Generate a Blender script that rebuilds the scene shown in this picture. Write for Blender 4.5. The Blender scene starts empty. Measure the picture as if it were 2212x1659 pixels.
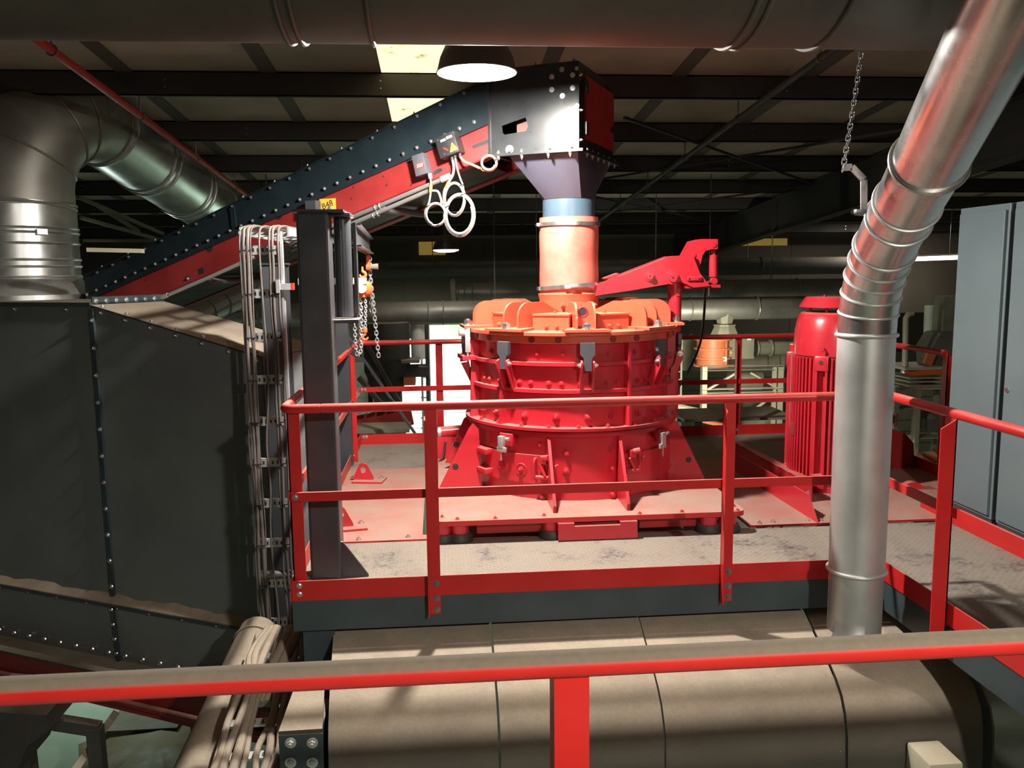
import bpy, bmesh, math, random
from mathutils import Vector, Matrix, Quaternion
random.seed(7)
SC = bpy.context.scene
COL = SC.collection

# ------------------------------------------------------------------ camera
W_, H_, F_ = 2212.0, 1659.0, 1854.14
CAM = Vector((0.8677, -4.7809, 1.8469))
_y, _p, _r = math.radians(-4.8112), math.radians(-7.5212), math.radians(-0.618)
FW = Vector((math.sin(-_y) * math.cos(_p), math.cos(_y) * math.cos(_p), math.sin(_p)))
_rt = FW.cross(Vector((0, 0, 1))).normalized()
_up = _rt.cross(FW)
RT = _rt * math.cos(_r) + _up * math.sin(_r)
UP = -_rt * math.sin(_r) + _up * math.cos(_r)
cam_data = bpy.data.cameras.new('camera')
cam = bpy.data.objects.new('camera', cam_data)
COL.objects.link(cam)
cam.matrix_world = Matrix(((RT.x, UP.x, -FW.x, CAM.x), (RT.y, UP.y, -FW.y, CAM.y), (RT.z, UP.z, -FW.z, CAM.z), (0, 0, 0, 1)))
cam_data.sensor_fit = 'HORIZONTAL'
cam_data.sensor_width = 36.0
cam_data.lens = F_ / W_ * 36.0
cam_data.clip_start = 0.05
cam_data.clip_end = 200
SC.camera = cam
vs = SC.view_settings
vs.view_transform = 'Standard'
vs.look = 'None'
vs.gamma = 1.0
vs.use_curve_mapping = False
vs.exposure = 0.12

# ------------------------------------------------------------------ world and light
world = bpy.data.worlds.new('hall_air')
SC.world = world
world.use_nodes = True
world.node_tree.nodes['Background'].inputs[0].default_value = (0.85, 0.9, 0.8, 1)
world.node_tree.nodes['Background'].inputs[1].default_value = 0.03

def light(name, kind, loc, power, color, size=0.2, target=None, spread=None, blend=None, angle=None):
    d = bpy.data.lights.new(name, kind)
    d.energy = power
    d.color = color
    if kind == 'AREA':
        d.shape = 'DISK'
        d.size = size
        if spread is not None:
            d.spread = math.radians(spread)
    else:
        d.shadow_soft_size = size
    if kind == 'SPOT':
        d.spot_size = math.radians(angle or 120)
        d.spot_blend = blend if blend is not None else 0.5
    o = bpy.data.objects.new(name, d)
    COL.objects.link(o)
    o.location = loc
    if target is not None:
        o.rotation_euler = (Vector(target) - Vector(loc)).to_track_quat('-Z', 'Y').to_euler()
    return o

LAMP = Vector((1.135, 0.75, 3.067))      # centre of the rim of the big pendant lamp
light('pendant_bulb', 'POINT', LAMP + Vector((0, 0, 0.035)), 800, (1.0, 0.94, 0.86), 0.075)
LAMP_B = Vector((2.7, -6.3, 3.05))     # a second pendant over the gangway behind the viewer
light('gangway_bulb', 'POINT', LAMP_B + Vector((0, 0, 0.035)), 780, (1.0, 0.93, 0.82), 0.075)
LAMP_C = Vector((0.995, 8.2, 2.17))
light('aisle_bulb', 'AREA', LAMP_C + Vector((0, 0, -0.06)), 10, (1.0, 0.95, 0.85), 0.3, LAMP_C + Vector((0, 0, -1)))
LAMP_D = Vector((11.2, 14.0, 2.95))
light('bay_bulb', 'AREA', LAMP_D + Vector((0, 0, -0.06)), 70, (1.0, 0.93, 0.8), 0.4, LAMP_D + Vector((0, 0, -1)))
light('unseen_light_green', 'AREA', (0.9, 11.6, 1.1), 90, (0.82, 1.0, 0.86), 0.5, (0.6, 14.0, -0.75), 85)  # from here down: unseen area lights in the hall, no fixtures modelled
light('unseen_light_low', 'AREA', (-3.2, 6.0, -0.9), 45, (0.75, 1.0, 0.85), 0.5, (-3.0, 6.6, -4.0))
light('unseen_light_bay', 'AREA', (5.0, 7.6, 0.55), 75, (1.0, 0.97, 0.78), 0.5, (5.2, 10.5, -1.6))
light('unseen_light_left', 'AREA', (-4.3, 8.6, 1.0), 7, (0.8, 1.0, 0.88), 0.5, (-3.0, 6.0, 2.6))

# ------------------------------------------------------------------ placing helpers: points on real planes of the hall
def _ray(u, v):
    return FW + RT * ((u - W_ / 2) / F_) - UP * ((v - H_ / 2) / F_)
def AY(u, v, k):
    d = _ray(u, v); return CAM + d * ((k - CAM.y) / d.y)
def AX(u, v, k):
    d = _ray(u, v); return CAM + d * ((k - CAM.x) / d.x)
def AZ(u, v, k):
    d = _ray(u, v); return CAM + d * ((k - CAM.z) / d.z)

# ------------------------------------------------------------------ materials
def nm(name):
    m = bpy.data.materials.new(name)
    m.use_nodes = True
    nt = m.node_tree
    b = nt.nodes['Principled BSDF']
    return m, nt, b
def lk(nt, a, b): nt.links.new(a, b)
def noise(nt, scale, detail=4, rough=0.55, vec=None):
    n = nt.nodes.new('ShaderNodeTexNoise')
    n.inputs['Scale'].default_value = scale
    n.inputs['Detail'].default_value = detail
    n.inputs['Roughness'].default_value = rough
    tc = nt.nodes.new('ShaderNodeNewGeometry')
    lk(nt, tc.outputs['Position'], n.inputs['Vector'])
    return n
def ramp(nt, src, lo, hi, c0=(0, 0, 0, 1), c1=(1, 1, 1, 1)):
    r = nt.nodes.new('ShaderNodeValToRGB')
    r.color_ramp.elements[0].position = lo
    r.color_ramp.elements[1].position = hi
    r.color_ramp.elements[0].color = c0
    r.color_ramp.elements[1].color = c1
    lk(nt, src, r.inputs[0])
    return r
def math_(nt, op, a, b):
    n = nt.nodes.new('ShaderNodeMath'); n.operation = op
    for i, x in enumerate((a, b)):
        if hasattr(x, 'links') or hasattr(x, 'is_linked'): lk(nt, x, n.inputs[i])
        else: n.inputs[i].default_value = x
    return n.outputs[0]
def mixc(nt, fac, a, b):
    n = nt.nodes.new('ShaderNodeMix'); n.data_type = 'RGBA'
    for s, x in ((n.inputs[0], fac), (n.inputs[6], a), (n.inputs[7], b)):
        if isinstance(x, (tuple, list)): s.default_value = (*x[:3], 1)
        elif isinstance(x, (int, float)): s.default_value = x
        else: lk(nt, x, s)
    return n.outputs[2]
DUST = (0.42, 0.335, 0.25)
def paint(name, col, rough=0.4, metal=0.0, dust=0.0, dustcol=DUST, wear=0.12, scale=6.0, bump=0.0, dlo=0.35, dhi=0.8, spec=0.5, coat=0.0, patch=0.35):
    """painted or bare steel; dust lies on faces that look up and is patchy"""
    m, nt, b = nm(name)
    n1 = noise(nt, scale, 5)
    var = ramp(nt, n1.outputs[0], 0.3, 0.75)
    dark = tuple(c * (1 - wear) for c in col); lite = tuple(min(1, c * (1 + wear)) for c in col)
    base = mixc(nt, var.outputs[0], dark, lite)
    rr = ramp(nt, n1.outputs[0], 0.3, 0.8, (rough * 0.8,) * 3 + (1,), (min(1, rough * 1.25),) * 3 + (1,))
    if dust > 0:
        g = nt.nodes.new('ShaderNodeNewGeometry')
        s = nt.nodes.new('ShaderNodeSeparateXYZ')
        lk(nt, g.outputs['Normal'], s.inputs[0])
        up = ramp(nt, s.outputs[2], dlo, dhi)
        n2 = noise(nt, 3.1, 6, 0.65)
        pat = ramp(nt, n2.outputs[0], 0.3, 0.62, (patch,) * 3 + (1,), (1, 1, 1, 1))
        f = math_(nt, 'MULTIPLY', math_(nt, 'MULTIPLY', up.outputs[0], pat.outputs[0]), dust)
        n3 = noise(nt, 55, 3)
        dc = mixc(nt, n3.outputs[0], tuple(c * 0.82 for c in dustcol), tuple(min(1, c * 1.15) for c in dustcol))
        base = mixc(nt, f, base, dc)
        rmix = mixc(nt, f, rr.outputs[0], (0.92, 0.92, 0.92))
        lk(nt, rmix, b.inputs['Roughness'])
        if metal:
            lk(nt, math_(nt, 'SUBTRACT', metal, math_(nt, 'MULTIPLY', f, metal)), b.inputs['Metallic'])
    else:
        lk(nt, rr.outputs[0], b.inputs['Roughness'])
        b.inputs['Metallic'].default_value = metal
    lk(nt, base, b.inputs['Base Color'])
    b.inputs['Specular IOR Level'].default_value = spec
    b.inputs['Coat Weight'].default_value = coat
    b.inputs['Coat Roughness'].default_value = 0.12
    if bump:
        nb = noise(nt, 90, 3)
        bp = nt.nodes.new('ShaderNodeBump'); bp.inputs['Strength'].default_value = bump; bp.inputs['Distance'].default_value = 0.004
        lk(nt, nb.outputs[0], bp.inputs['Height']); lk(nt, bp.outputs[0], b.inputs['Normal'])
    return m
def emit(name, col, power):
    m, nt, b = nm(name)
    b.inputs['Base Color'].default_value = (*col, 1)
    b.inputs['Emission Color'].default_value = (*col, 1)
    b.inputs['Emission Strength'].default_value = power
    return m

RED = paint('red_machine_paint', (0.50, 0.019, 0.032), 0.33, 0, 0.55, (0.56, 0.30, 0.24), 0.06, 5, dlo=0.55, dhi=0.95, coat=0.25)
RED_LID_GLARE = paint('red_lid_glare_tint_and_dust', (0.56, 0.088, 0.042), 0.4, 0, 0.6, (0.60, 0.33, 0.22), 0.06, 5, dlo=0.5, dhi=0.95, coat=0.2)  # orange base paints in the lamp's glare; dust only on upward faces
RED_RAIL = paint('red_rail_paint', (0.50, 0.016, 0.016), 0.38, 0, 0.55, (0.50, 0.27, 0.22), 0.06, 5, dlo=0.45, dhi=0.95)
RED_DUSTY = paint('red_plate_dusty', (0.48, 0.018, 0.02), 0.5, 0, 0.95, (0.35, 0.24, 0.19), 0.08, 5, dlo=0.3, dhi=0.8, patch=0.6)
RED_FORE = paint('red_rail_thick_dust', (0.60, 0.02, 0.016), 0.42, 0, 1.4, (0.19, 0.155, 0.115), 0.06, 5, dlo=0.22, dhi=0.55, patch=0.8)
RED_DARK = paint('red_frame_paint', (0.36, 0.016, 0.014), 0.5, 0, 0.5, DUST, 0.12, 5)
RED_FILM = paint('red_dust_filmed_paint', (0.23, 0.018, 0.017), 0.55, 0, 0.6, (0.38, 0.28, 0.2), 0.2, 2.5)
SLATE = paint('slate_blue_paint', (0.010, 0.018, 0.023), 0.45, 0, 0.4, (0.2, 0.16, 0.13), 0.12, 6, spec=0.35)
CHAR = paint('charcoal_paint', (0.045, 0.048, 0.055), 0.38, 0, 0.9, (0.55, 0.47, 0.42), 0.08, 6, dlo=0.5)
BINM = paint('bin_dark_sheet', (0.17, 0.185, 0.185), 0.42, 0, 0.98, DUST, 0.14, 1.6, dlo=0.25, dhi=0.6)
BEAMM = paint('blue_grey_beam_paint', (0.038, 0.058, 0.066), 0.45, 0, 0.8, DUST, 0.15, 4)
GALV = paint('galvanised_sheet', (0.62, 0.64, 0.63), 0.34, 0.92, 0.5, (0.36, 0.31, 0.25), 0.14, 4, dlo=0.55, dhi=0.95)
GALV_OLD = paint('dusty_galvanised_sheet', (0.30, 0.29, 0.26), 0.46, 0.6, 0.85, (0.22, 0.19, 0.14), 0.25, 2.2, dlo=0.2, dhi=0.8)
GALV_NEW = paint('bright_galvanised_sheet', (0.50, 0.52, 0.51), 0.46, 0.65, 0.3, (0.4, 0.36, 0.3), 0.1, 3)
SHINY = paint('polished_duct_sheet', (0.60, 0.60, 0.59), 0.27, 0.95, 0.0, DUST, 0.12, 4)
DUCT_TOP = paint('grimy_overhead_duct', (0.085, 0.082, 0.066), 0.6, 0.2, 0.5, DUST, 0.35, 1.7)
ZINC = paint('zinc_plated_steel', (0.56, 0.58, 0.59), 0.42, 0.6, 0.5, (0.55, 0.5, 0.43), 0.1, 8)
STEEL = paint('bright_steel', (0.75, 0.75, 0.74), 0.28, 0.95, 0.0, DUST, 0.1, 9)
DARKSTEEL = paint('dull_steel', (0.20, 0.20, 0.21), 0.5, 0.6, 0.3, DUST, 0.15, 8)
HOODM = paint('tan_dusty_sheet', (0.058, 0.052, 0.040), 0.62, 0, 1.0, (0.40, 0.33, 0.25), 0.14, 3, bump=0.15, dlo=0.05, dhi=0.75, patch=0.7)
DUSTM = paint('settled_dust', DUST, 0.95, 0, 0, DUST, 0.16, 7, bump=0.5)
CABINETM = paint('blue_grey_enamel', (0.135, 0.180, 0.195), 0.42, 0, 0.35, DUST, 0.05, 3)
BLACK = paint('black_plastic', (0.018, 0.018, 0.02), 0.5, 0, 0.3, (0.3, 0.25, 0.2), 0.1, 6)
BOXGREY = paint('grey_switch_casing', (0.065, 0.068, 0.078), 0.4, 0, 0.4, (0.4, 0.33, 0.28), 0.06, 6)
RUBBER = paint('black_rubber', (0.03, 0.028, 0.027), 0.6, 0, 0.3, DUST, 0.1, 8)
CABLE = paint('pale_grey_cable', (0.22, 0.20, 0.185), 0.5, 0, 0.25, (0.6, 0.5, 0.42), 0.06, 8)
CABLE_BROWN = paint('dusty_cable', (0.115, 0.098, 0.088), 0.5, 0, 0.4, (0.36, 0.30, 0.24), 0.12, 8)
CABLE_DUST = paint('cable_under_dust', (0.26, 0.215, 0.17), 0.85, 0, 1.0, (0.40, 0.33, 0.25), 0.15, 8, bump=0.4, dlo=-0.1, dhi=0.5)
ORANGE = paint('orange_enamel', (0.75, 0.13, 0.03), 0.4, 0, 0.2, (0.5, 0.36, 0.26), 0.08, 8)
ORANGE_CABLE = paint('orange_cable_jacket', (0.75, 0.20, 0.10), 0.5, 0, 0.2, (0.6, 0.4, 0.3), 0.06, 8)
ORANGE_OLD = paint('faded_orange_paint', (0.60, 0.17, 0.07), 0.55, 0, 0.5, (0.42, 0.34, 0.24), 0.15, 3)
YELLOW = paint('yellow_tag', (0.75, 0.42, 0.04), 0.5, 0, 0, DUST, 0.06, 9)
WHITE = paint('white_enamel', (0.8, 0.8, 0.78), 0.4, 0, 0, DUST, 0.04, 9)
INK = paint('black_ink', (0.01, 0.01, 0.01), 0.7)
LABEL_RED = paint('red_sticker', (0.55, 0.03, 0.02), 0.5)
OLIVE = paint('olive_grey_steel', (0.23, 0.22, 0.16), 0.55, 0, 0.7, DUST, 0.2, 3)
OLIVE_DK = paint('dark_machine_steel', (0.050, 0.048, 0.042), 0.6, 0, 0.5, DUST, 0.2, 3)
CREAM = paint('cream_steel', (0.46, 0.43, 0.32), 0.55, 0, 0.6, DUST, 0.12, 3)
CONDUIT = paint('dull_grey_conduit', (0.15, 0.147, 0.147), 0.45, 0.3, 0.5, (0.34, 0.27, 0.22), 0.1, 6)
BOARDS = paint('dim_olive_boards', (0.17, 0.165, 0.12), 0.7, 0, 0, DUST, 0.2, 1.5)
GREEN_WHITE = paint('pale_painted_boards', (0.62, 0.72, 0.62), 0.6, 0, 0, DUST, 0.1, 3)
WALLM = paint('dim_wall_sheet', (0.10, 0.082, 0.062), 0.75, 0, 0, DUST, 0.18, 1.2)
ROOFM = paint('dusty_roof_lining', (0.46, 0.37, 0.30), 0.8, 0, 0, DUST, 0.22, 1.4)
LAPS = paint('dark_lap_strip', (0.13, 0.105, 0.088), 0.75, 0, 0, DUST, 0.15, 2)
PURLIN = paint('dark_purlin_steel', (0.045, 0.040, 0.038), 0.6, 0, 0.4, DUST, 0.15, 2)
FLOORM = paint('pale_concrete', (0.34, 0.40, 0.33), 0.75, 0, 0, DUST, 0.25, 1.1)
GREASY = paint('ochre_sludge', (0.22, 0.17, 0.085), 0.6, 0, 0, DUST, 0.3, 4, bump=0.5)
LAMP_OUT = paint('lamp_bell_enamel', (0.05, 0.055, 0.05), 0.4, 0, 0.2, DUST, 0.1, 6)
LAMP_IN = emit('lamp_reflector_lit', (1.0, 0.95, 0.86), 9.0)
LAMP_IN_FAR = emit('far_lamp_reflector_lit', (1.0, 0.95, 0.84), 4.5)
TUBE = emit('strip_tube', (1.0, 0.95, 0.82), 3.0)

def rubber_pink():
    m, nt, b = nm('red_natural_rubber')
    n1 = noise(nt, 5, 6, 0.65)
    r = ramp(nt, n1.outputs[0], 0.35, 0.7, (0.56, 0.115, 0.085, 1), (0.62, 0.20, 0.145, 1))
    lk(nt, r.outputs[0], b.inputs['Base Color'])
    b.inputs['Roughness'].default_value = 0.55
    return m
PINK = rubber_pink()

def tread_plate(name, base, dust, dust_amt):
    """raised lozenge tread under a patchy coat of dust"""
    m, nt, b = nm(name)
    g = nt.nodes.new('ShaderNodeNewGeometry')
    mp = nt.nodes.new('ShaderNodeMapping'); mp.inputs['Scale'].default_value = (30, 30, 30); mp.inputs['Rotation'].default_value = (0, 0, math.radians(45))
    lk(nt, g.outputs['Position'], mp.inputs[0])
    br = nt.nodes.new('ShaderNodeTexChecker'); br.inputs['Scale'].default_value = 1.0
    w1 = nt.nodes.new('ShaderNodeTexVoronoi'); w1.inputs['Scale'].default_value = 1.0; w1.inputs['Randomness'].default_value = 0.12
    lk(nt, mp.outputs[0], w1.inputs['Vector'])
    lz = ramp(nt, w1.outputs['Distance'], 0.12, 0.26, (1, 1, 1, 1), (0, 0, 0, 1))
    n1 = noise(nt, 2.4, 6, 0.7)
    n2 = noise(nt, 24, 4, 0.75)
    pat = math_(nt, 'ADD', math_(nt, 'MULTIPLY', n1.outputs[0], 0.7), math_(nt, 'MULTIPLY', n2.outputs[0], 0.45))
    f = ramp(nt, pat, 0.42, 0.56)
    fac = math_(nt, 'MULTIPLY', f.outputs[0], dust_amt)
    fac2 = math_(nt, 'MULTIPLY', fac, math_(nt, 'SUBTRACT', 1.0, math_(nt, 'MULTIPLY', lz.outputs[0], 0.22)))
    n3 = noise(nt, 60, 3)
    dc = mixc(nt, n3.outputs[0], tuple(c * 0.8 for c in dust), tuple(min(1, c * 1.15) for c in dust))
    lk(nt, mixc(nt, fac2, base, dc), b.inputs['Base Color'])
    lk(nt, mixc(nt, fac2, (0.35,) * 3, (0.9,) * 3), b.inputs['Roughness'])
    lk(nt, math_(nt, 'MULTIPLY', math_(nt, 'SUBTRACT', 1.0, fac2), 0.55), b.inputs['Metallic'])
    bp = nt.nodes.new('ShaderNodeBump'); bp.inputs['Strength'].default_value = 0.55; bp.inputs['Distance'].default_value = 0.004
    lk(nt, lz.outputs[0], bp.inputs['Height']); lk(nt, bp.outputs[0], b.inputs['Normal'])
    return m
TREAD = tread_plate('dusty_tread_plate', (0.17, 0.16, 0.155), (0.27, 0.228, 0.185), 0.95)

def skylight_mat():
    m, nt, b = nm('yellowed_rooflight_sheet')
    n = noise(nt, 5, 8, 0.68)
    r = ramp(nt, n.outputs[0], 0.31, 0.44, (0.14, 0.085, 0.012, 1), (1.0, 0.84, 0.44, 1))
    lk(nt, r.outputs[0], b.inputs['Base Color']); lk(nt, r.outputs[0], b.inputs['Emission Color'])
    b.inputs['Emission Strength'].default_value = 1.5
    return m
SKYL = skylight_mat()
DIMLIGHT = emit('dim_yellow_rooflight', (0.42, 0.28, 0.06), 0.35)

# ------------------------------------------------------------------ mesh builder
class MB:
    def __init__(s): s.bm = bmesh.new()
    def quad_prism(s, a, b):
        """a, b: two loops of equal length, joined into a closed solid"""
        va = [s.bm.verts.new(p) for p in a]; vb = [s.bm.verts.new(p) for p in b]
        n = len(va)
        f = [s.bm.faces.new(va[::-1]), s.bm.faces.new(vb)]
        for i in range(n): f.append(s.bm.faces.new((va[i], va[(i + 1) % n], vb[(i + 1) % n], vb[i])))
        return f
    def _prism(s, pts, vec):
        vec = Vector(vec); pts = [Vector(p) for p in pts]
        return s.quad_prism(pts, [p + vec for p in pts])
    def prism(s, pts, vec):
        s._prism(pts, vec)
        return s
    def box(s, lo, hi, bev=0.0):
        x0, y0, z0 = lo; x1, y1, z1 = hi
        f = s._prism([(x0, y0, z0), (x1, y0, z0), (x1, y1, z0), (x0, y1, z0)], (0, 0, z1 - z0))
        if bev: s.bevel(f, bev)
        return s
    def obox(s, c, ax, ay, az, sx, sy, sz, bev=0.0):
        """box with its own axes, centre c, full sizes"""
        c = Vector(c); ax, ay, az = (Vector(q).normalized() for q in (ax, ay, az))
        hx, hy, hz = ax * sx / 2, ay * sy / 2, az * sz / 2
        f = s._prism([c - hx - hy - hz, c + hx - hy - hz, c + hx + hy - hz, c - hx + hy - hz], hz * 2)
        if bev: s.bevel(f, bev)
        return s
    def bevel(s, faces, d, seg=2):
        es = list({e for f in faces for e in f.edges})
        bmesh.ops.bevel(s.bm, geom=es, offset=d, segments=seg, affect='EDGES', profile=0.5)
    def bar(s, p0, p1, w, h, up=(0, 0, 1)):
        p0, p1 = Vector(p0), Vector(p1)
        ax = (p1 - p0).normalized(); ay = Vector(up).cross(ax).normalized(); az = ax.cross(ay)
        return s.obox((p0 + p1) / 2, ax, ay, az, (p1 - p0).length, w, h)
    def tube(s, pts, r, n=12, caps=True, r_list=None, closed=False):
        pts = [Vector(p) for p in pts]; k = len(pts)
        tang = []
        for i in range(k):
            a = pts[(i - 1) % k] if (closed or i > 0) else pts[i]
            b = pts[(i + 1) % k] if (closed or i < k - 1) else pts[i]
            tang.append((b - a).normalized())
        t0 = tang[0]
        ref = Vector((0, 0, 1)) if abs(t0.z) < 0.9 else Vector((1, 0, 0))
        u = t0.cross(ref).normalized()
        rings = []
        for i in range(k):
            if i:
                q = tang[i - 1].rotation_difference(tang[i]); u = (q @ u)
                u = (u - tang[i] * u.dot(tang[i])).normalized()
            w = tang[i].cross(u)
            rr = r_list[i] if r_list else r
            # mitre so that sharp joints keep their section
            rings.append([s.bm.verts.new(pts[i] + (u * math.cos(2 * math.pi * j / n) + w * math.sin(2 * math.pi * j / n)) * rr) for j in range(n)])
        last = k if closed else k - 1
        for i in range(last):
            A, B = rings[i], rings[(i + 1) % k]
            for j in range(n): s.bm.faces.new((A[j], A[(j + 1) % n], B[(j + 1) % n], B[j]))
        if caps and not closed:
            s.bm.faces.new(rings[0][::-1]); s.bm.faces.new(rings[-1])
        return s
    def cyl(s, p0, p1, r0, r1=None, n=20, caps=True):
        return s.tube([p0, p1], r0, n, caps, [r0, r0 if r1 is None else r1])
    def lathe(s, prof, c, n=48, axis=(0, 0, 1), a0=0.0, a1=2 * math.pi, close_prof=False):
        """prof: (radius, height) pairs turned about axis through c; open ends on the axis when radius is 0"""
        c = Vector(c); az = Vector(axis).normalized()
        ref = Vector((1, 0, 0)) if abs(az.x) < 0.9 else Vector((0, 1, 0))
        ax = (ref - az * ref.dot(az)).normalized(); ay = az.cross(ax)
        full = abs(a1 - a0 - 2 * math.pi) < 1e-6
        m = n if full else n + 1
        cols = []
        for j in range(m):
            t = a0 + (a1 - a0) * j / n
            d = ax * math.cos(t) + ay * math.sin(t)
            cols.append([s.bm.verts.new(c + d * r + az * h) for r, h in prof])
        k = len(prof)
        for j in range(n if full else n):
            A, B = cols[j], cols[(j + 1) % m]
            for i in range(k if close_prof else k - 1):
                i2 = (i + 1) % k
                vs_ = [A[i], B[i], B[i2], A[i2]]
                try: s.bm.faces.new(vs_)
                except ValueError: pass
        if close_prof and not full:
            s.bm.faces.new(cols[0][::-1]); s.bm.faces.new(cols[-1])
        return s
    def torus(s, c, axis, R, r, n=40, m=10):
        prof = [(R + r * math.cos(2 * math.pi * i / m), r * math.sin(2 * math.pi * i / m)) for i in range(m)]
        return s.lathe(prof, c, n, axis, close_prof=True)
    def band(s, c, axis, R, w, t, n=40):
        return s.lathe([(R - t, -w / 2), (R + t, -w / 2), (R + t, w / 2), (R - t, w / 2)], c, n, axis, close_prof=True)
    def build(s, name, mat, parent=None, ang=35, origin=None):
        bm = s.bm
        bmesh.ops.remove_doubles(bm, verts=bm.verts, dist=1e-5)
        bmesh.ops.recalc_face_normals(bm, faces=bm.faces)
        lim = math.radians(ang)
        for e in bm.edges:
            e.smooth = len(e.link_faces) == 2 and e.calc_face_angle(0) < lim
        for f in bm.faces: f.smooth = True
        if origin is None:
            if parent is not None: origin = WO[parent.name]
            else:
                xs = [v.co for v in bm.verts]
                origin = Vector((sum(v.x for v in xs) / len(xs), sum(v.y for v in xs) / len(xs), min(v.z for v in xs)))
        origin = Vector(origin)
        bmesh.ops.translate(bm, verts=bm.verts, vec=-origin)
        me = bpy.data.meshes.new(name)
        bm.to_mesh(me); bm.free()
        me.materials.append(mat)
        o = bpy.data.objects.new(name, me)
        COL.objects.link(o)
        WO[o.name] = origin
        if parent is not None: o.parent = parent; o.location = origin - WO[parent.name]
        else: o.location = origin
        return o
WO = {}
def tag(o, label, cat, group=None):
    o['label'] = label; o['category'] = cat
    if group: o['group'] = group
    return o
def thing(name, label, cat, loc, group=None):
    o = bpy.data.objects.new(name, None); COL.objects.link(o)
    o.empty_display_size = 0.05
    o.location = loc; WO[o.name] = Vector(loc)
    return tag(o, label, cat, group)
def structure(o, label=None):
    o['kind'] = 'structure'
    if label: o['label'] = label
    return o
def clone(root, shift, label, group=None, keep=True):
    """a copy of a thing with copies of its parts and sub-parts"""
    def rec(o, par):
        c = o.copy(); COL.objects.link(c)
        WO[c.name] = WO[o.name] + Vector(shift)
        if par is not None: c.parent = par
        for ch in [x for x in SRC if x.parent == o]: rec(ch, c)
        return c
    SRC = list(COL.objects)
    r = rec(root, None)
    r.location = root.location + Vector(shift)
    r['label'] = label
    if group: r['group'] = group
    return r
BOLT_MESH = {}
def bolt(parent, pos, nrm, r=0.012, h=0.010, mat=None, name='bolt', washer=True):
    """hexagon head on a washer; all heads of one size share a mesh"""
    mat = mat or STEEL
    key = (round(r, 4), round(h, 4), mat.name, washer)
    if key not in BOLT_MESH:
        b = MB()
        if washer: b.cyl((0, 0, 0), (0, 0, h * 0.25), r * 1.5, n=14)
        b.cyl((0, 0, h * 0.2), (0, 0, h), r, n=6)
        if washer: b.cyl((0, 0, h), (0, 0, h * 1.5), r * 0.5, n=8)
        o = b.build('bolt', mat, origin=(0, 0, 0))
        BOLT_MESH[key] = o.data
        bpy.data.objects.remove(o)
    o = bpy.data.objects.new(name, BOLT_MESH[key]); COL.objects.link(o)
    o.rotation_mode = 'QUATERNION'
    o.rotation_quaternion = Vector((0, 0, 1)).rotation_difference(Vector(nrm).normalized())
    o.parent = parent; o.location = Vector(pos) - WO[parent.name]; WO[o.name] = Vector(pos)
    return o
def arc(c, u, v, r, a0, a1, n):
    c, u, v = Vector(c), Vector(u), Vector(v)
    return [c + (u * math.cos(a0 + (a1 - a0) * i / n) + v * math.sin(a0 + (a1 - a0) * i / n)) * r for i in range(n + 1)]
def bez(p0, p1, p2, p3, n=14):
    p0, p1, p2, p3 = map(Vector, (p0, p1, p2, p3)); o = []
    for i in range(n + 1):
        t = i / n; o.append(p0 * (1 - t) ** 3 + p1 * 3 * t * (1 - t) ** 2 + p2 * 3 * t * t * (1 - t) + p3 * t ** 3)
    return o
def spline(pts, n=8):
    pts = [Vector(p) for p in pts]; P = [pts[0] * 2 - pts[1]] + pts + [pts[-1] * 2 - pts[-2]]; o = []
    for i in range(1, len(P) - 2):
        for k in range(n):
            t = k / n
            o.append(0.5 * ((2 * P[i]) + (P[i + 1] - P[i - 1]) * t + (2 * P[i - 1] - 5 * P[i] + 4 * P[i + 1] - P[i + 2]) * t * t + (3 * P[i] - P[i - 1] - 3 * P[i + 1] + P[i + 2]) * t ** 3))
    return o + [pts[-1]]
def chain_mb(path, link=0.034, r=0.0035, w=0.011):
    """welded chain along a polyline: every second link turned by a quarter"""
    b = MB(); path = [Vector(p) for p in path]
    seg = []; L = 0
    for a, c in zip(path, path[1:]): seg.append((L, a, c)); L += (c - a).length
    k = 0; d = 0; step = link * 0.72
    while d < L:
        for l0, a, c in seg:
            if l0 <= d <= l0 + (c - a).length + 1e-6: t = (c - a).normalized(); p = a + t * (d - l0); break
        ref = Vector((1, 0, 0)) if abs(t.x) < 0.8 else Vector((0, 1, 0))
        u = t.cross(ref).normalized(); v = t.cross(u)
        if k % 2: u = v
        hl = link / 2 - w
        loop = [p + t * hl + (t * math.sin(q) + u * math.cos(q)) * w for q in (0, math.pi / 4, math.pi / 2, 3 * math.pi / 4, math.pi)]
        loop += [p - t * hl + (-t * math.sin(q) - u * math.cos(q)) * w for q in (0, math.pi / 4, math.pi / 2, 3 * math.pi / 4, math.pi)]
        b.tube(loop, r, 5, closed=True)
        d += step; k += 1
    return b
def text_mesh(name, body, size, origin, right, up, mat, parent, depth=0.0006):
    cu = bpy.data.curves.new(name, 'FONT'); cu.body = body; cu.size = size; cu.extrude = depth; cu.align_x = 'CENTER'; cu.align_y = 'CENTER'
    tmp = bpy.data.objects.new(name, cu); COL.objects.link(tmp)
    dg = bpy.context.evaluated_depsgraph_get(); dg.update()
    me = bpy.data.meshes.new_from_object(tmp.evaluated_get(dg))
    bpy.data.objects.remove(tmp)
    me.materials.clear(); me.materials.append(mat)
    o = bpy.data.objects.new(name, me); COL.objects.link(o)
    r = Vector(right).normalized(); u = Vector(up).normalized(); n = r.cross(u)
    o.parent = parent
    WO[o.name] = Vector(origin)
    q = Vector(origin) - WO[parent.name]
    o.matrix_local = Matrix(((r.x, u.x, n.x, q.x), (r.y, u.y, n.y, q.y), (r.z, u.z, n.z, q.z), (0, 0, 0, 1)))
    return o

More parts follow.
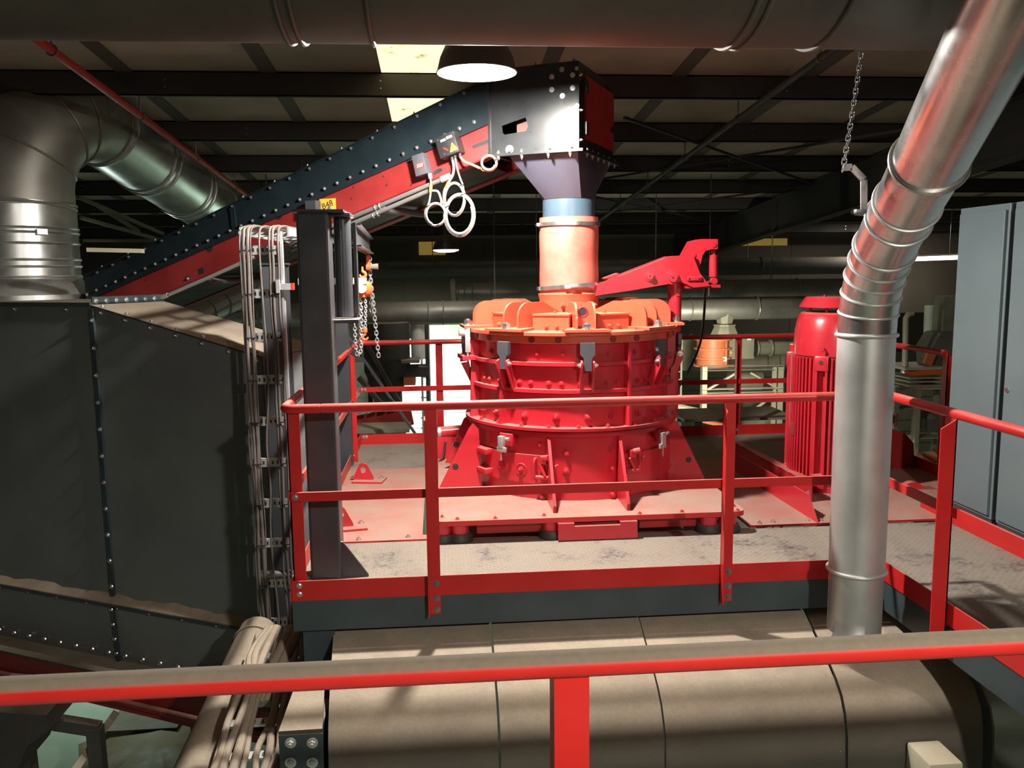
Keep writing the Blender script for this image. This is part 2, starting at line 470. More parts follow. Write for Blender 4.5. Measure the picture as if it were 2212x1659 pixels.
# ================================================================== the hall
GROUND = -3.2
def roof_z(y): return 3.76 - 0.077 * (y - 4.0) + 0.02
structure(MB().box((-14, -9, GROUND - 0.2), (18, 19, GROUND)).build('floor', FLOORM), 'pale concrete hall floor far below the platform')
def roof_slab(x0, x1, y0, y1, name, mat, dz=0.0, th=0.05):
    b = MB()
    b.quad_prism([(x0, y0, roof_z(y0) + dz), (x1, y0, roof_z(y0) + dz), (x1, y1, roof_z(y1) + dz), (x0, y1, roof_z(y1) + dz)],
                 [(x0, y0, roof_z(y0) + dz + th), (x1, y0, roof_z(y0) + dz + th), (x1, y1, roof_z(y1) + dz + th), (x0, y1, roof_z(y1) + dz + th)])
    return b
SKX0, SKX1, SKY0, SKY1 = 0.36, 1.12, 1.6, 6.6
rb = MB()
def add_slab(b, x0, x1, y0, y1, dz=0.0, th=0.05):
    b.quad_prism([(x0, y0, roof_z(y0) + dz), (x1, y0, roof_z(y0) + dz), (x1, y1, roof_z(y1) + dz), (x0, y1, roof_z(y1) + dz)],
                 [(x0, y0, roof_z(y0) + dz + th), (x1, y0, roof_z(y0) + dz + th), (x1, y1, roof_z(y1) + dz + th), (x0, y1, roof_z(y1) + dz + th)])
add_slab(rb, -14, SKX0, -9, 19); add_slab(rb, SKX1, 18, -9, 19); add_slab(rb, SKX0, SKX1, -9, SKY0); add_slab(rb, SKX0, SKX1, SKY1, 19)
for i in range(-9, 12):                                   # laps between the lining sheets
    x = i * 1.35 + 0.55
    if SKX0 - 0.1 < x < SKX1 + 0.1: continue
    lb = MB(); add_slab(lb, x, x + 0.15, -9, 19, -0.012, 0.011); structure(lb.build('trim_%d' % (40 + i), LAPS), 'dark lap strip between two roof lining sheets')
structure(rb.build('ceiling', ROOFM), 'dusty sloping roof lining sheets between dark purlins')
sk = roof_slab(SKX0, SKX1, SKY0, SKY1, 'window_1', SKYL, 0.0, 0.02).build('window_1', SKYL)
structure(sk, 'yellowed translucent rooflight sheet glowing with daylight')
PY = [2.1, 4.0, 5.9, 7.8, 9.7, 11.6, 13.5, 15.4]
for i, y in enumerate(PY):
    b = MB(); zt = roof_z(y) - 0.001
    b.box((-13.5, y, zt - 0.23), (17.5, y + 0.012, zt)); b.box((-13.5, y, zt - 0.012), (17.5, y + 0.07, zt)); b.box((-13.5, y, zt - 0.23), (17.5, y + 0.06, zt - 0.218))
    o = structure(b.build('trim_%d' % (i + 1), PURLIN), 'dark steel purlin under the roof lining')
    for k in range(-4, 8):
        x = k * 2.05 + 0.35 * i
        for dz in (-0.08, -0.15): bolt(o, (x, y, zt + dz), (0, -1, 0), 0.008, 0.006, STEEL, washer=False)
# main rafter of the portal frame with its bracing, right of the mill
b = MB(); ya, yb = 1.0, 18.6
for y0, y1 in ((ya, yb),):
    x = 6.9
    for dz0, dz1, w in ((-0.25, -0.235, 0.2), (-0.84, -0.825, 0.2), (-0.84, -0.25, 0.012)):
        b.quad_prism([(x - w / 2, y0, roof_z(y0) + dz0), (x + w / 2, y0, roof_z(y0) + dz0), (x + w / 2, y1, roof_z(y1) + dz0), (x - w / 2, y1, roof_z(y1) + dz0)],
                     [(x - w / 2, y0, roof_z(y0) + dz1), (x + w / 2, y0, roof_z(y0) + dz1), (x + w / 2, y1, roof_z(y1) + dz1), (x - w / 2, y1, roof_z(y1) + dz1)])
    for k in range(6):
        y = y0 + 1.5 + k * 2.6
        b.box((x - 0.09, y, roof_z(y) - 0.83), (x + 0.09, y + 0.012, roof_z(y) - 0.25))
structure(b.build('trim_20', PURLIN), 'deep dark portal rafter under the roof')
for i, (x0, y0, x1, y1) in enumerate(((2.9, 4.6, 6.8, 8.6), (6.8, 4.6, 2.9, 8.6), (2.6, 8.8, 6.8, 13.2), (6.8, 8.8, 2.6, 13.2))):
    b = MB().bar((x0, y0, roof_z(y0) - 0.27), (x1, y1, roof_z(y1) - 0.27), 0.03, 0.03)
    structure(b.build('trim_%d' % (21 + i), PURLIN), 'thin dark wind brace crossing under the purlins')
for i, (p0, y0, p1, y1) in enumerate((((168, 425), 8.5, (352, 505), 11.0), ((175, 470), 8.5, (352, 520), 11.0), ((180, 520), 10.5, (345, 520), 10.5), ((205, 440), 9.0, (300, 500), 10.5))):
    structure(MB().bar(AY(*p0, y0), AY(*p1, y1), 0.05, 0.05).build('trim_%d' % (60 + i), OLIVE), 'thin lattice bar of the roof steel at the left')
# end wall: sheeted above, boarded below
b = MB(); b.box((-14, 17.0, -0.4), (18, 17.12, 3.0))
for i in range(16): b.box((-14 + i * 2.0, 16.985, -0.4), (-14 + i * 2.0 + 0.05, 17.0, 3.0))
structure(b.build('wall_back', WALLM), 'dim profiled sheet wall at the far end of the hall')
b = MB()
b.box((-14, 16.9, GROUND), (18, 17.1, -0.4))
for k in range(9): b.box((-14, 16.885, GROUND + 0.05 + k * 0.31), (18, 16.9, GROUND + 0.33 + k * 0.31))
structure(b.build('baseboard_back', BOARDS), 'dim olive boarded lower wall at the far end')
structure(MB().box((-14, -9, GROUND), (-13.8, 19, 4.8)).build('wall_left', WALLM), 'dim side wall of the hall')
structure(MB().box((17.8, -9, GROUND), (18, 19, 4.8)).build('wall_right', WALLM), 'dim side wall of the hall')
structure(MB().box((-14, -9, GROUND), (18, -8.8, 4.8)).build('wall_front', WALLM), 'dim wall behind the viewer')

for i, (u0, v0, u1, v1) in enumerate(((1592, 515, 1700, 531), (905, 522, 962, 551))):
    a_, c_ = AY(u0, v1, 16.98), AY(u1, v0, 16.98)
    structure(MB().box((a_.x, 16.95, a_.z), (c_.x, 16.985, c_.z)).build('window_%d' % (i + 2), DIMLIGHT), 'dim yellow light panel high in the far wall')
# sprinkler pipes running down the slope of the roof on hangers
for nm_, x, r, mat, y0, y1, lab in (('sprinkler_pipe', -1.95, 0.034, RED_DARK, 1.5, 16.5, 'thin red sprinkler pipe hung under the roof above the left duct'),
                                   ('conduit_pipe', 3.95, 0.03, PURLIN, 1.2, 16.5, 'thin dark pipe hung under the roof right of the feed conveyor')):
    t = thing(nm_, lab, 'pipe', (x, y0, roof_z(y0) - 0.4))
    MB().tube([(x, y0, roof_z(y0) - 0.42), (x, y1, roof_z(y1) - 0.42)], r, 10).build('pipe_run', mat, t)
    for k in range(5):
        y = 2.1 + k * 1.9 + 0.02
        MB().cyl((x, y, roof_z(y) - 0.42), (x, y, roof_z(y)), 0.008, n=6).torus((x, y, roof_z(y) - 0.42), (0, 1, 0), r + 0.006, 0.006, 14, 6).build('hanger', DARKSTEEL, t)

# ------------------------------------------------------------------ lamps
def bell_lamp(name, c, R, label, inner, lens=0.0):
    t = thing(name, label, 'lamp', c + Vector((0, 0, 0)))
    pr = [(R, 0), (R * 0.98, 0.03 * R), (R * 0.90, 0.34 * R), (R * 0.72, 0.72 * R), (R * 0.48, 0.98 * R), (R * 0.28, 1.08 * R), (R * 0.26, 1.1 * R)]
    MB().lathe(pr + [(r - 0.006, h - 0.004) for r, h in pr[::-1]], c, 44, close_prof=True).build('shade', LAMP_OUT, t)
    MB().cyl(c + Vector((0, 0, 1.05 * R)), c + Vector((0, 0, 1.75 * R)), R * 0.27, R * 0.24, 24).build('ballast_housing', LAMP_OUT, t)
    pi = [(R * 0.94, 0.010), (R * 0.84, 0.30 * R), (R * 0.62, 0.66 * R), (R * 0.38, 0.86 * R), (0.001, 0.90 * R)]
    MB().lathe(pi, c, 44).build('reflector', inner, t)
    MB().lathe([(0.001, 0.52 * R), (R * 0.16, 0.55 * R), (R * 0.2, 0.66 * R), (R * 0.14, 0.88 * R)], c, 24).build('bulb', inner, t)
    if lens: MB().lathe([(0.97 * R, 0.004), (0.93 * R, -0.4 * lens), (0.6 * R, -0.85 * lens), (0.001, -lens)], c, 32).build('lens', inner, t)
    MB().cyl(c + Vector((0, 0, 1.7 * R)), (c.x, c.y, roof_z(c.y) + 0.004), 0.006, n=6).build('suspension_rod', DARKSTEEL, t)
    return t
bell_lamp('pendant_lamp', LAMP, 0.252, 'big glaring bell-shaped pendant lamp hanging above the red mill', LAMP_IN)
bell_lamp('pendant_lamp', LAMP_C, 0.2, 'far bell-shaped pendant lamp glowing above the distant aisle behind the cables', LAMP_IN_FAR, 0.045)
bell_lamp('pendant_lamp', LAMP_B, 0.233, 'pendant lamp over the gangway behind the viewer', LAMP_IN)
bell_lamp('pendant_lamp', LAMP_D, 0.16, 'small far pendant lamp glowing beside the edge of the grey cabinets', LAMP_IN_FAR, 0.06)

# ================================================================== platform
plat = thing('machine_platform', 'steel platform with dusty tread plates that carries the red mill', 'platform', (2.0, 2.0, -0.19))
b = MB()
b.box((0.0, 0.005, -0.008), (5.35, 1.0, 0.0))
b.box((3.49, -3.4, -0.008), (4.53, 0.004, 0.0))
b.box((0.0, 3.2, -0.008), (5.35, 4.44, 0.0))
b.build('tread_plate', TREAD, plat)
b = MB()
b.box((0.0, 1.002, -0.004), (0.72, 3.19, 0.012)); b.box((3.06, 1.04, -0.004), (5.35, 3.19, 0.012))
b.box((0.72, 3.0, -0.004), (3.06, 3.19, 0.012)); b.box((0.72, 1.002, -0.004), (0.84, 1.10, 0.012))
b.build('red_cover_plate', RED_DUSTY, plat)['label'] = 'red cover plates under pinkish dust'
MB().box((0.84, 1.005, -0.10), (3.06, 3.0, -0.09)).build('sunken_frame', CHAR, plat)
MB().box((0.84, 1.0, -0.09), (3.06, 1.03, -0.004)).build('frame_edge', RED_DARK, plat)
def channel(b, p0, p1, h, w, t, side):
    """U beam from p0 to p1 (top outer edge), flanges pointing to side"""
    p0, p1, s = Vector(p0), Vector(p1), Vector(side).normalized(); z = Vector((0, 0, 1))
    b.prism([p0, p0 + s * t, p0 + s * t - z * h, p0 - z * h], p1 - p0)
    b.prism([p0 + s * t, p0 + s * w, p0 + s * w - z * t, p0 + s * t - z * t], p1 - p0)
    b.prism([p0 + s * t - z * (h - t), p0 + s * w - z * (h - t), p0 + s * w - z * h, p0 + s * t - z * h], p1 - p0)
for p0, p1, s in (((0, 0, -0.009), (3.48, 0, -0.009), (0, 1, 0)), ((3.48, 0.0, -0.009), (3.48, -3.4, -0.009), (1, 0, 0)),
                  ((0, 0.02, -0.009), (0, 4.44, -0.009), (1, 0, 0)), ((0, 4.44, -0.009), (5.35, 4.44, -0.009), (0, -1, 0)),
                  ((4.53, -3.4, -0.009), (4.53, 1.4, -0.009), (-1, 0, 0))):
    b = MB(); channel(b, p0, p1, 0.18, 0.07, 0.01, s); b.build('edge_beam', BEAMM, plat)
for x, y in ((0.13, 0.16), (5.2, 4.3), (0.13, 4.3), (4.4, 1.2), (4.4, -3.2)):
    b = MB(); b.box((x - 0.09, y - 0.09, GROUND), (x + 0.09, y - 0.078, -0.19)); b.box((x - 0.09, y + 0.078, GROUND), (x + 0.09, y + 0.09, -0.19)); b.box((x - 0.006, y - 0.08, GROUND), (x + 0.006, y + 0.08, -0.19))
    b.build('support_leg', BEAMM, plat)
for x, y in ((0.62, 1.06), (0.28, 1.04), (0.92, 1.06), (3.15, 1.08), (3.26, 1.1), (3.62, 1.1), (3.52, 1.1)):
    bolt(plat, (x, y, 0.012), (0, 0, 1), 0.013, 0.012)

# lifting lugs on the cover plates, left of the mill
def lug(c, ang, w, label):
    d = Vector((math.cos(ang), math.sin(ang), 0)); n = Vector((-d.y, d.x, 0)); z = Vector((0, 0, 1)); c = Vector(c)
    t = thing('lifting_lug', label, 'lifting lug', c, 'lifting lugs on the cover plates')
    out = [c - d * w / 2, c + d * w / 2] + [c + z * (w * 0.55) + (d * math.cos(q) + z * math.sin(q)) * w * 0.21 for q in [math.radians(20 + 14 * k) for k in range(11)]]
    hole = [c + z * (w * 0.44) + (d * math.cos(q) + z * math.sin(q)) * w * 0.13 for q in [2 * math.pi * k / 24 for k in range(24)]]
    # plate with a hole: outline resampled by angle around the hole's centre
    hc = c + z * (w * 0.44); b = MB()
    def outline(q):
        dr = d * math.cos(q) + z * math.sin(q); best = None
        for a, e in zip(out, out[1:] + out[:1]):
            ea = e - a; den = (dr.x * d.x + dr.y * d.y) * ea.z - dr.z * (ea.dot(d))
            if abs(den) < 1e-9: continue
            ha = a - hc; tt = (ha.dot(d) * ea.z - ha.z * ea.dot(d)) / den; ss = (ha.dot(d) * dr.z - ha.z * dr.dot(d)) / den
            if tt > 0 and -1e-6 <= ss <= 1 + 1e-6: best = tt if best is None else min(best, tt)
        return hc + dr * best
    N = 48; qs = [2 * math.pi * k / N for k in range(N)]
    th = n * 0.02
    fo = [b.bm.verts.new(outline(q)) for q in qs]; fi = [b.bm.verts.new(hc + (d * math.cos(q) + z * math.sin(q)) * w * 0.13) for q in qs]
    bo = [b.bm.verts.new(v.co + th) for v in fo]; bi = [b.bm.verts.new(v.co + th) for v in fi]
    for k in range(N):
        j = (k + 1) % N
        for quad in ((fo[k], fo[j], fi[j], fi[k]), (bo[j], bo[k], bi[k], bi[j]), (fo[k], bo[k], bo[j], fo[j]), (fi[j], bi[j], bi[k], fi[k])): b.bm.faces.new(quad)
    b.build('eye_plate', RED, t)
    MB().obox(c + n * 0.02 + d * 0.05 + z * -0.006, d, n, z, w * 1.35, 0.2, 0.016).build('base_plate', RED_DUSTY, t)
    for q in (-0.55, 0.75): bolt(t, c + d * w * q + n * 0.06 + z * 0.002, (0, 0, 1), 0.016, 0.014)
    return t
lug((0.17, 2.72, 0.026), math.radians(-10), 0.2, 'red triangular lifting lug on the cover plate, nearer the back railing')
lug((0.13, 1.30, 0.026), math.radians(10), 0.2, 'red triangular lifting lug partly hidden behind the charcoal column')

# ------------------------------------------------------------------ railings
RH, MH, TH = 1.1, 0.598, 0.111
def angle_post(t, p, w, z0, z1, face, leg, mat):
    """rolled angle: one leg lies in the rail's plane, the other points to leg"""
    face, leg, p = Vector(face), Vector(leg), Vector(p)
    b = MB(); z = Vector((0, 0, z1 - z0)); q = Vector((p.x, p.y, z0)); tk = 0.007
    b.prism([q - face * w / 2, q + face * w / 2, q + face * w / 2 + leg * tk, q - face * w / 2 + leg * tk], z)
    q2 = q - face * w / 2
    b.quad_prism([q2, q2 + face * tk, q2 + face * tk + leg * w * 0.85, q2 + leg * w * 0.85], [q2 + z, q2 + face * tk + z, q2 + face * tk + z + leg * w * 0.2, q2 + z + leg * w * 0.2] if False else
                 [q2 + z, q2 + face * tk + z, q2 + face * tk + z - Vector((0, 0, 0.05)) + leg * w * 0.85, q2 + z - Vector((0, 0, 0.05)) + leg * w * 0.85])
    return b.build('post', mat, t)
def flat(b, p0, p1, z0, z1, nrm, th=0.008):
    p0, p1, n = Vector(p0), Vector(p1), Vector(nrm)
    a = Vector((p0.x, p0.y, z0)); c = Vector((p1.x, p1.y, z0))
    b.prism([a, c, c + n * th, a + n * th], (0, 0, z1 - z0))
fr = thing('guard_rail', 'red guard railing along the near edge of the platform in front of the mill', 'railing', (1.7, 0, 0))
R = 0.0265
bend = [Vector((0, 0.30, RH))] + [Vector((0.06 - 0.06 * math.cos(q), 0.06 - 0.06 * math.sin(q), RH)) for q in [math.pi / 2 * k / 8 for k in range(9)]]
MB().tube(bend + [(0.20, 0, RH)], R, 16).build('corner_bend', RED_RAIL, fr)
MB().tube([(0.198, 0, RH), (0.206, 0, RH)], R * 0.86, 16).build('joint_sleeve', RED_RAIL, fr)
MB().tube([(0.206, 0, RH), (3.44, 0, RH), (3.475, -0.02, RH), (3.48, -0.06, RH)], R, 16).build('top_rail', RED_RAIL, fr)
b = MB(); flat(b, (0.02, -0.002, 0), (3.47, -0.002, 0), MH - 0.026, MH + 0.026, (0, 1, 0), 0.018); b.build('mid_rail', RED_RAIL, fr)
b = MB(); flat(b, (0.0, -0.008, 0), (3.48, -0.008, 0), -0.006, TH, (0, 1, 0)); b.build('toe_plate', RED_RAIL, fr)
XB, XC = 0.808, 2.529
for x, z0 in ((XB, -0.115), (XC, -0.115)):
    angle_post(fr, (x, -0.010, 0), 0.072, z0, RH - 0.02, (1, 0, 0), (0, -1, 0), RED_RAIL)
    for z in (0.07, -0.02, -0.085): bolt(fr, (x + 0.012, -0.017, z), (0, -1, 0), 0.013, 0.014, DARKSTEEL)
angle_post(fr, (0.045, 0.022, 0), 0.07, 0.0, RH - 0.02, (1, 0, 0), (0, 1, 0), RED_RAIL)
bolt(fr, (0.045, -0.003, MH), (0, -1, 0), 0.011, 0.008)
for z in (0.035, 0.085): bolt(fr, (0.045, -0.009, z), (0, -1, 0), 0.011, 0.008)
lf = thing('guard_rail', 'red guard railing along the left edge of the platform behind the charcoal column', 'railing', (0, 2.4, 0))
MB().tube([(0, 0.305, RH), (0, 4.38, RH), (0.02, 4.43, RH), (0.07, 4.44, RH)], R, 16).build('top_rail', RED_RAIL, lf)
b = MB(); flat(b, (0.0, 0.02, 0), (0.0, 4.44, 0), MH - 0.026, MH + 0.026, (1, 0, 0), 0.018); b.build('mid_rail', RED_RAIL, lf)
b = MB(); flat(b, (-0.008, 0.002, 0), (-0.008, 4.44, 0), -0.006, TH, (1, 0, 0)); b.build('toe_plate', RED_RAIL, lf)
angle_post(lf, (-0.012, 3.55, 0), 0.07, -0.1, RH - 0.02, (0, -1, 0), (1, 0, 0), RED_RAIL)
bolt(lf, (0.0, 3.55, 0.07), (1, 0, 0), 0.012, 0.012)
bolt(lf, (0.0, 0.35, 0.06), (1, 0, 0), 0.012, 0.02)
bk = thing('guard_rail', 'red guard railing along the far edge of the platform behind the mill', 'railing', (2.6, 4.44, 0))
MB().tube([(0.072, 4.44, RH), (5.15, 4.44, RH), (5.20, 4.42, RH), (5.22, 4.37, RH), (5.22, 2.26, RH)], R, 14).build('top_rail', RED_RAIL, bk)
b = MB(); flat(b, (0.0, 4.432, 0), (5.2, 4.432, 0), MH - 0.026, MH + 0.026, (0, 1, 0), 0.018); flat(b, (5.22, 4.43, 0), (5.22, 2.26, 0), MH - 0.026, MH + 0.026, (1, 0, 0), 0.018); b.build('mid_rail', RED_RAIL, bk)
b = MB(); flat(b, (0.0, 4.43, 0), (5.22, 4.43, 0), -0.006, TH, (0, 1, 0)); flat(b, (5.22, 4.43, 0), (5.22, 2.2, 0), -0.006, TH, (1, 0, 0)); b.build('toe_plate', RED_RAIL, bk)
for x in (0.86, 4.17): angle_post(bk, (x, 4.462, 0), 0.075, -0.1, RH - 0.02, (1, 0, 0), (0, -1, 0), RED_RAIL); bolt(bk, (x, 4.43, 0.055), (0, -1, 0), 0.013, 0.01)
angle_post(bk, (5.235, 2.28, 0), 0.075, -0.1, RH - 0.01, (0, 1, 0), (1, 0, 0), RED_RAIL)
for x in (0.03, 0.06):
    bolt(bk, (x, 4.43, MH), (0, -1, 0), 0.012, 0.008); bolt(bk, (x, 4.43, 0.085), (0, -1, 0), 0.012, 0.008)
rr_ = thing('guard_rail', 'red guard railing running towards the viewer along the side gangway right of the round duct', 'railing', (3.48, -1.5, 0))
MB().tube([(3.48, -0.062, RH), (3.48, -3.3, RH)], R, 16).build('top_rail', RED_RAIL, rr_)
b = MB(); flat(b, (3.48, -0.02, 0), (3.48, -3.3, 0), MH - 0.026, MH + 0.026, (-1, 0, 0), 0.018); b.build('mid_rail', RED_RAIL, rr_)
b = MB(); flat(b, (3.48, -0.002, 0), (3.48, -3.4, 0), -0.006, TH, (-1, 0, 0)); b.build('toe_plate', RED_RAIL, rr_)
for y in (-0.66, -2.3):
    angle_post(rr_, (3.470, y, 0), 0.10, -0.11, RH - 0.02, (0, 1, 0), (-1, 0, 0), RED_RAIL)
    for z in (0.045, -0.062): bolt(rr_, (3.463, y - 0.01, z), (-1, 0, 0), 0.013, 0.014, STEEL)
ow = thing('kick_plate', 'low red kick plate along the foot of the grey cabinets', 'kick plate', (4.53, 0, 0))
MB().box((4.525, -3.4, 0.0), (4.535, 1.35, 0.10)).build('plate', RED_RAIL, ow)
# the railing close to the viewer
FY = -3.235
fg = thing('guard_rail', 'thick-dusted red railing close to the viewer across the bottom', 'railing', (1.1, FY, 0))
MB().tube([(-2.2, FY, RH), (4.4, FY, RH)], 0.0262, 28).build('top_rail', RED_FORE, fg)
b = MB(); b.box((1.072, FY - 0.006, -0.1), (1.140, FY + 0.002, RH - 0.02)); b.box((1.072, FY + 0.002, -0.1), (1.079, FY + 0.062, RH - 0.022)); b.build('post', RED_FORE, fg)

# ================================================================== the red mill
MC = Vector((1.93, 2.1, 0))
def zf(v, r): return AY(1240, v, MC.y - r).z
def pol(a, r, z):
    """a in degrees from the side facing the near railing, growing to the right"""
    q = math.radians(a); return Vector((MC.x + r * math.sin(q), MC.y - r * math.cos(q), z))
def rad(a): q = math.radians(a); return Vector((math.sin(q), -math.cos(q), 0))
def tan_(a): q = math.radians(a); return Vector((math.cos(q), math.sin(q), 0))
ZP = 0.165                              # top of the base plate
Z1 = zf(931, 0.86)                      # ring flange between lower and middle housing
Z2 = zf(847, 0.82); Z3 = zf(788, 0.82)  # stiffening rings
ZL0 = zf(744, 0.84); ZL = zf(718, 0.84) # lid rim
RM, RL = 0.775, 0.80
mill = thing('impact_mill', 'big red vertical shaft mill with bolted ribbed drum on the platform', 'crusher', (MC.x, MC.y, 0))
# base plate with rounded corners
def rounded(x0, x1, y0, y1, r, z):
    o = []
    for cx, cy, a in ((x1 - r, y0 + r, -90), (x1 - r, y1 - r, 0), (x0 + r, y1 - r, 90), (x0 + r, y0 + r, 180)):
        o += [Vector((cx + r * math.cos(math.radians(a + 15 * k)), cy + r * math.sin(math.radians(a + 15 * k)), z)) for k in range(7)]
    return o
b = MB(); b.prism(rounded(0.80, 2.98, 0.885, 3.1, 0.07, ZP - 0.035), (0, 0, 0.035)); bp = b.build('base_plate', RED_DUSTY, mill)
for u, v in ((955, 1117), (988, 1122), (1070, 1120), (1175, 1114), (1382, 1110), (1473, 1106), (1585, 1094), (1593, 1103)):
    p = AZ(u, v, ZP); bolt(bp, p, (0, 0, 1), 0.012, 0.012, RED)
for x in (0.86, 0.98, 1.62, 2.74, 2.88):
    b = MB(); y = 0.99
    b.lathe([(0.001, -0.095), (0.07, -0.095), (0.092, -0.06), (0.092, -0.03), (0.075, 0.0), (0.001, 0.0)], (x, y, 0.055), 24); m_ = b.build('rubber_mount', RUBBER, mill)
    MB().cyl((x, y, 0.052), (x, y, ZP - 0.034), 0.062, n=20).build('mount_cap', RED, m_)
for x0_, x1_ in ((1.1, 1.58), (2.25, 2.66)): MB().box((x0_, 1.02, 0.03), (x1_, 1.10, ZP - 0.036)).build('under_beam', RED_DARK, mill)
b = MB(); b.box((1.65, 0.86, 0.01), (2.20, 0.985, 0.105)); b.box((1.65, 0.86, 0.105), (1.76, 0.985, 0.128)); b.box((2.08, 0.86, 0.105), (2.20, 0.985, 0.128)); b.build('front_bracket', RED, mill)
# lower housing
low = MB().lathe([(RL, ZP), (RL, Z1 - 0.03)], (MC.x, MC.y, 0), 72).lathe([(RL - 0.03, ZP), (RL - 0.03, Z1 - 0.03)], (MC.x, MC.y, 0), 72).build('lower_housing', RED, mill)
b = MB(); b.lathe([(0.70, Z1 - 0.055), (0.835, Z1 - 0.055), (0.835, Z1 - 0.03), (0.85, Z1 - 0.03), (0.85, Z1 - 0.022), (0.838, Z1 - 0.02), (0.838, Z1 - 0.010), (0.862, Z1 - 0.010), (0.862, Z1 + 0.012), (0.70, Z1 + 0.012)], (MC.x, MC.y, 0), 80, close_prof=True)
ring = b.build('flange_ring', RED, mill)
for a in range(-82, 99, 15): bolt(ring, pol(a + 2, 0.83, Z1 + 0.012), (0, 0, 1), 0.015, 0.017, RED)
# radial ribs of the lower housing
for a in (118, 170, 222):
    r, t_ = rad(a), tan_(a) * 0.011
    p = [pol(a, RL - 0.01, ZP), pol(a, 1.08, ZP), pol(a, 1.085, ZP + 0.035), pol(a, 0.865, Z1 - 0.12), pol(a, 0.845, Z1 - 0.095), pol(a, RL - 0.01, Z1 - 0.08)]
    b = MB(); b.prism([q - t_ for q in p], t_ * 2); b.build('rib_plate', RED, mill)
for u in (1187, 1340):                  # the two parallel ribs at the front
    x = AY(u, 1000, 1.28).x
    yf = MC.y - math.sqrt(0.80 ** 2 - (x - MC.x) ** 2) + 0.02
    p = [(x, yf, ZP), (x, 1.0, ZP), (x, 0.99, ZP + 0.05), (x, yf - 0.085, Z1 - 0.10), (x, yf - 0.06, Z1 - 0.065), (x, yf, Z1 - 0.06)]
    MB().prism([Vector(q) - Vector((0.011, 0, 0)) for q in p], (0.022, 0, 0)).build('rib_plate', RED, mill)
# the two big leaning side plates with a lifting hole
def leaning(uvs, y, hole, name):
    pts = [AY(u, v, y) for u, v in uvs]; b = MB(); b.prism(pts, (0, 0.022, 0)); o = b.build(name, RED, mill)
    h = AY(*hole, y); MB().cyl(h + Vector((0, -0.002, 0)), h + Vector((0, 0.002, 0)), 0.024, n=20).build('plate_hole', BLACK, o)
leaning([(945, 1062), (1013, 925), (1022, 915), (1034, 928), (1042, 1062)], 1.72, (984, 1008), 'side_plate')
leaning([(1424, 1042), (1426, 925), (1448, 908), (1463, 910), (1526, 1042)], 1.78, (1487, 993), 'side_plate')
leaning([(962, 1000), (1002, 905), (1012, 897), (1026, 905), (1030, 1000)], 2.45, (985, 960), 'side_plate')
# inspection doors with hinges, knobs and handles
def door(a0, a1, z0, z1, r):
    b = MB(); q0, q1 = math.radians(a0 - 90), math.radians(a1 - 90)
    b.lathe([(r, z0), (r + 0.02, z0), (r + 0.02, z1), (r, z1)], (MC.x, MC.y, 0), 24, a0=q0, a1=q1, close_prof=True)
    return b.build('inspection_door', RED, mill)
zd0, zd1 = ZP + 0.12, Z1 - 0.2
d1 = door(-64, -19, zd0, zd1, RL + 0.002)
d2 = door(19, 62, zd0, zd1, RL + 0.002)
for a, z in ((-48, 0.52), (-35.5, 0.46)):
    z = zd0 + (zd1 - zd0) * z
    MB().torus(pol(a, RL + 0.022, z), rad(a), 0.042, 0.006, 30, 8).build('boss_ring', RED, d1)
    bolt(d1, pol(a, RL + 0.022, z), rad(a), 0.017, 0.025, RED)
for a, z in ((51, 0.48), (60, 0.2)):
    bolt(d2, pol(a, RL + 0.02, zd0 + (zd1 - zd0) * z), rad(a), 0.014, 0.016, RED)
for zz in (0.92, 0.20):
    z = zd0 + (zd1 - zd0) * zz; a = -61
    b = MB(); b.obox(pol(a, RL + 0.045, z), tan_(a), rad(a), (0, 0, 1), 0.15, 0.07, 0.045, 0.008); b.obox(pol(a - 8, RL + 0.05, z - 0.005), tan_(a), rad(a), (0, 0, 1), 0.07, 0.09, 0.05, 0.008)
    b.build('hinge', RED, d1)
def handle(dd, a, z, h):
    p = [pol(a, RL + 0.02, z - h), pol(a, RL + 0.06, z - h * 0.9), pol(a, RL + 0.065, z), pol(a, RL + 0.06, z + h * 0.9), pol(a, RL + 0.02, z + h)]
    MB().tube(spline(p, 5), 0.009, 8).build('handle', RED, dd)
zc = (zd0 + zd1) / 2 + 0.02
handle(d1, -27, zc - 0.01, 0.075); handle(d2, 27, zc + 0.03, 0.07)
def toggle(dd, a, z):
    b = MB(); b.obox(pol(a, RL + 0.035, z + 0.06), tan_(a), rad(a), (0, 0, 1), 0.05, 0.05, 0.06, 0.006); b.cyl(pol(a - 2, RL + 0.05, z + 0.03), pol(a + 1, RL + 0.055, z - 0.06), 0.012, n=10); b.cyl(pol(a - 4, RL + 0.05, z - 0.07), pol(a + 4, RL + 0.05, z - 0.07), 0.016, n=12); b.cyl(pol(a, RL + 0.05, z + 0.075), pol(a + 3, RL + 0.075, z + 0.085), 0.022, n=12)
    b.tube([pol(a + 4, RL + 0.055, z - 0.05), pol(a + 6, RL + 0.055, z + 0.02), pol(a + 7.5, RL + 0.05, z + 0.03)], 0.009, 8)
    b.build('latch', RED, dd)
toggle(d1, -22.5, zc); toggle(d2, 23.5, zc + 0.03)
